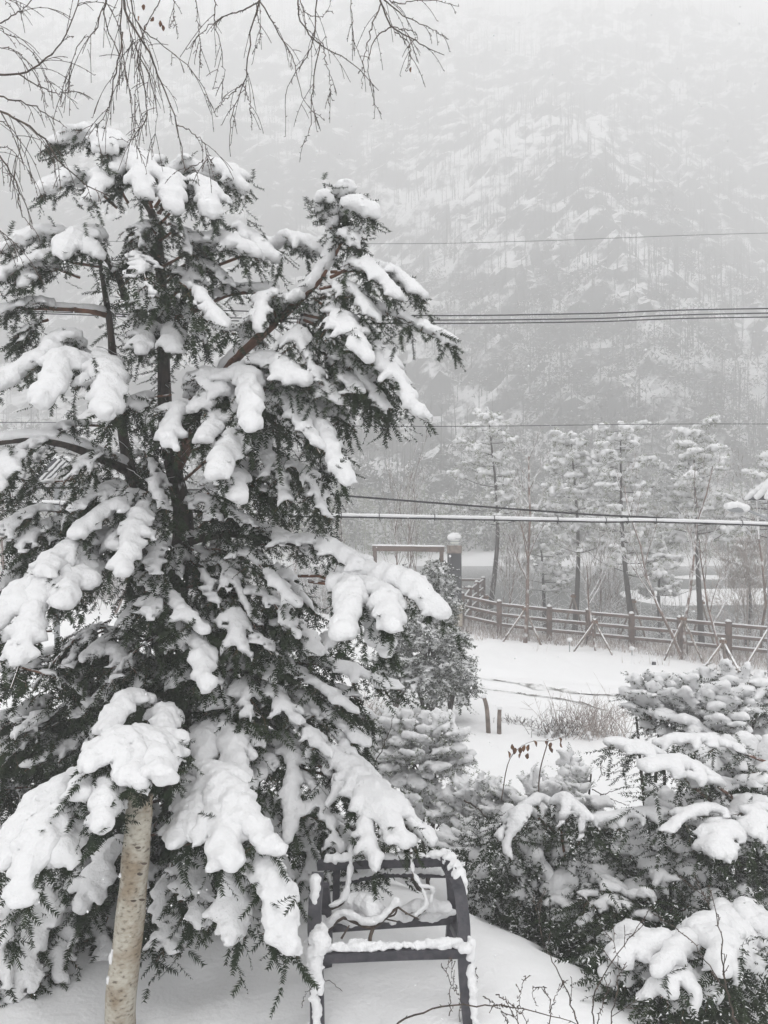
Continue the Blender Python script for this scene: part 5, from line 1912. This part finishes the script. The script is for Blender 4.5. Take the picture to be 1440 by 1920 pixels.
twig_spray('bare birch twigs hanging at the top centre', [
    (((500, -60), (487, 0), (470, 60), (462, 130), (458, 155), (440, 200), (430, 240), (432, 293)), 3.5), (((487, 0), (455, 20), (420, 30), (380, 60), (350, 93)), 3), (((400, -60), (402, 0), (405, 50), (420, 120), (418, 165)), 2.5),
    (((458, 155), (430, 180), (405, 204)), 2.5), (((455, 158), (468, 190), (470, 220)), 1.8), (((480, 5), (488, 60), (480, 90)), 2), (((365, -40), (370, 30), (375, 80), (375, 120)), 2), (((328, -40), (326, 20), (327, 50)), 2)],
    4.5, 503, group='birch twigs overhead', n_side=8, side_len=.34)
twig_spray('bare birch twigs hanging right of the top centre', [
    (((560, -60), (558, 0), (562, 40), (600, 85), (640, 105), (680, 135), (710, 170)), 3.5), (((485, 0), (520, 60), (545, 100), (555, 130), (570, 190), (608, 226)), 2.8), (((595, -40), (590, 60), (575, 110), (540, 160), (535, 256)), 2.8),
    (((600, 80), (585, 170), (582, 240), (566, 274)), 2.5), (((605, 80), (615, 130), (623, 188)), 2), (((555, -40), (570, 20), (605, 30), (625, -10)), 2.2), (((660, -40), (661, 50), (664, 96)), 2)],
    4.6, 504, group='birch twigs overhead', n_side=8, side_len=.34)
twig_spray('bare birch twigs at the top, furthest right of the overhead ones', [
    (((700, -60), (715, 5), (735, 50), (770, 70), (800, 90), (830, 102)), 4), (((715, 5), (695, 60), (683, 110), (678, 165)), 2.8), (((735, 50), (705, 70), (690, 130), (700, 170), (702, 222)), 2.5),
    (((720, 0), (760, 30), (800, 50), (842, 74)), 2.8), (((705, -30), (740, 5), (800, 0), (860, 12)), 2.5), (((740, 60), (765, 80), (770, 110), (760, 132)), 2.2), (((735, 50), (780, 62), (765, 90)), 2)],
    4.6, 505, group='birch twigs overhead', n_side=8, side_len=.3)


def leaf_blob(rng, p, s):
    """A curled dry leaf hanging from p."""
    d = nrm(np.array([rng.normal(0, .25), rng.normal(0, .25), -1]))
    a = nrm(np.cross(d, rng.normal(size=3)))
    n_ = np.cross(d, a)
    V = []
    for t, w in ((0, .05), (.2, .5), (.5, .75), (.8, .45), (1, .05)):
        for sgn in (-1, 0, 1):
            V.append(p + d * s * t + a * sgn * w * s * .42 + n_ * (abs(sgn) * w * s * .3 + rng.normal(0, .03) * s))
    Q = []
    for i in range(4):
        for j in range(2):
            k = i * 3 + j
            Q.append((k, k + 1, k + 4, k + 3))
    return np.array(V), np.array(Q)


rng = R(61)
root = thing('dry_leaf_cluster', P(280, 20, 4.4), 'few curled brown leaves left hanging on the birch twigs at the top', 'leaves')
for x, y in ((270, 8), (259, 30), (272, 48), (288, 32), (300, 38), (304, 46), (771, 125)):
    g = Geo()
    g.add(*leaf_blob(rng, P(x, y, 4.4), .034))
    g.obj('leaf', M['deadleaf'], root)
root = thing('dry_leaf_sprig', P(1000, 1390, 7.2), 'arching sprig of curled brown leaves above the loose shrub', 'leaves')
cc = curve([P(940, 1500, 7.4), P(955, 1425, 7.2), P(990, 1392, 7.2), (P(1035, 1388, 7.2)), P(1060, 1378, 7.2)], 20)
g = Geo()
g.add(*tube(cc, .005, 5))
g.add(*tube(curve([P(1010, 1520, 7.3), P(1012, 1450, 7.2), P(1028, 1388, 7.2)], 10), .006, 5))
g.obj('stem', M['sapling'], root)
for x, y in ((960, 1395), (967, 1402), (975, 1400), (985, 1397), (992, 1396), (978, 1410), (1000, 1388), (1028, 1385), (1033, 1392), (1048, 1383), (1051, 1390), (1029, 1402), (952, 1408), (990, 1412)):
    g = Geo()
    g.add(*leaf_blob(rng, P(x, y, 7.2 + rng.uniform(-.1, .1)), .065))
    g.obj('leaf', M['deadleaf'], root)
cc = curve([P(700, 1440, 7.5), P(655, 1300, 7.6), P(640, 1250, 7.6), P(622, 1200, 7.6)], 14)
st = thing('bent_sapling', P(700, 1440, 7.5), 'thin bent brown stem leaning between the yew and the conifer', 'sapling')
g = Geo()
g.add(*tube(curve([P(668, 1345, 8.5), P(668, 1300, 8.5), P(655, 1262, 8.5), P(640, 1225, 8.5), P(618, 1210, 8.5)], 16), np.linspace(.022, .008, 16), 6))
g.add(*tube(curve([P(655, 1262, 8.5), P(640, 1240, 8.5), P(633, 1190, 8.5)], 8), .007, 5))
g.obj('stem', M['redbark'], st)

# ------------------------------------------------------------------ foreground stems poking from the snow
def stems(label, rows, d, seed, group='bare stems in the foreground snow', **k):
    return twig_spray(label, rows, d, seed, name='dry_plant', cat='twigs', group=group, gravity=-.2, **k)


stems('long arching twig lying across the bottom of the snow', [(((725, 1935), (770, 1905), (830, 1888), (900, 1884), (960, 1890), (1040, 1905), (1100, 1925)), 4), (((930, 1865), (960, 1885), (990, 1915)), 2.5),
      (((905, 1868), (935, 1890), (955, 1925)), 2)], 3.7, 601, n_side=2, side_len=.12)
stems('thin stems rising in front of the dark shrub, right of the frame', [(((1085, 1930), (1060, 1850), (1020, 1770), (1000, 1680)), 3), (((1110, 1930), (1120, 1850), (1180, 1760), (1230, 1690)), 3), (((1140, 1940), (1160, 1830), (1150, 1740)), 2.5)],
      4.0, 602, n_side=5, side_len=.2)
stems('tall thin stem in front of the bottom right shrub', [(((1385, 1935), (1360, 1840), (1350, 1750), (1330, 1660)), 4), (((1370, 1870), (1300, 1770), (1220, 1710)), 2.5), (((1330, 1700), (1300, 1640)), 2)], 3.9, 603, n_side=4, side_len=.18)
stems('upright budded stems at the bottom, left of the low shrub', [(((970, 1935), (972, 1880), (985, 1830)), 2), (((1030, 1940), (1030, 1870), (1000, 1850), (1005, 1885)), 2.2), (((1030, 1900), (1045, 1860), (1060, 1840)), 1.8), (((1120, 1930), (1130, 1880), (1145, 1840)), 2.2)],
      3.9, 604, n_side=3, side_len=.1)
stems('thin curved bare stem beside the left front leg of the frame', [(((566, 1890), (572, 1865), (590, 1845)), 1.8), (((598, 1812), (598, 1830), (625, 1845), (650, 1865), (662, 1900)), 1.8)], 4.15, 605, n_side=1, side_len=.03, buds=False)
stems('tangle of fine reddish stems beside the right front leg', [(((842, 1905), (846, 1860), (838, 1820), (842, 1795)), 2), (((860, 1920), (862, 1870), (850, 1850), (848, 1800)), 1.8), (((884, 1800), (893, 1830), (898, 1870)), 1.5)], 4.3, 606, n_side=3, side_len=.08)
stems('bare crossing twigs on the snow above the broad yew shrub', [(((1095, 1500), (1130, 1490), (1170, 1475)), 2.5), (((1110, 1480), (1150, 1500), (1180, 1510)), 2.2), (((1060, 1480), (1062, 1500), (1066, 1520)), 3), (((1125, 1430), (1128, 1450), (1120, 1465)), 2)], 8.5, 607, n_side=1, side_len=.1)
stems('slanting bare twig over the grey green shrub', [(((680, 1470), (720, 1400), (742, 1330)), 2.5), (((870, 1500), (900, 1520), (930, 1560)), 4)], 6.9, 608, n_side=1, side_len=.1)

# small snow lumps and litter on the near ground
rng = R(81)
for (x, y, d, r_, lab) in ((640, 1745, 5.3, .06, 'small dark clump showing through snow behind the frame'),):
    q = P(x, y, d)
    q[2] = gz(q) + .03
    root = thing('snow_clump', q, lab, 'clump')
    tw = [q + nrm(rng.normal(size=3) + UP * .6) * np.linspace(0, .14, 4)[:, None] for k in range(26)]
    V, Q = needles(np.array(tw), rng, .02, .007, .012)
    build('foliage', V, None, Q, mat=M['yew'], parent=root, base=root_loc(root), smooth=False)
    mm = nets(np.array([(q[0] + rng.normal(0, .04), q[1] + rng.normal(0, .03), q[2] + .09, r_ * rng.uniform(.6, 1)) for k in range(4)]), .014, rng, .25)
    lay_snow(mm, root)

# ------------------------------------------------------------------ falling snow
rng = R(91)
N = 2200
d = rng.uniform(1.8, 13, N)
px, py = rng.uniform(-100, 1540, N), rng.uniform(-100, 2020, N)
c = np.stack([(px - 720) / F * d, d, EYE - (py - 960) / F * d], -1)
c = c[c[:, 2] > ground_z(c[:, 0], c[:, 1]) + .1]
r = rng.uniform(.0016, .0038, len(c))
oc = np.array([(1, 0, 0), (-1, 0, 0), (0, 1, 0), (0, -1, 0), (0, 0, 1.2), (0, 0, -1.2)])
V = (c[:, None] + oc[None] * r[:, None, None]).reshape(-1, 3)
T = np.array([(0, 2, 4), (2, 1, 4), (1, 3, 4), (3, 0, 4), (2, 0, 5), (1, 2, 5), (3, 1, 5), (0, 3, 5)])
T = (T[None] + (np.arange(len(c)) * 6)[:, None, None]).reshape(-1, 3)
build('falling_snow', V, None, T, M['hillsnow'], kind='stuff', label='snowflakes falling through the air')
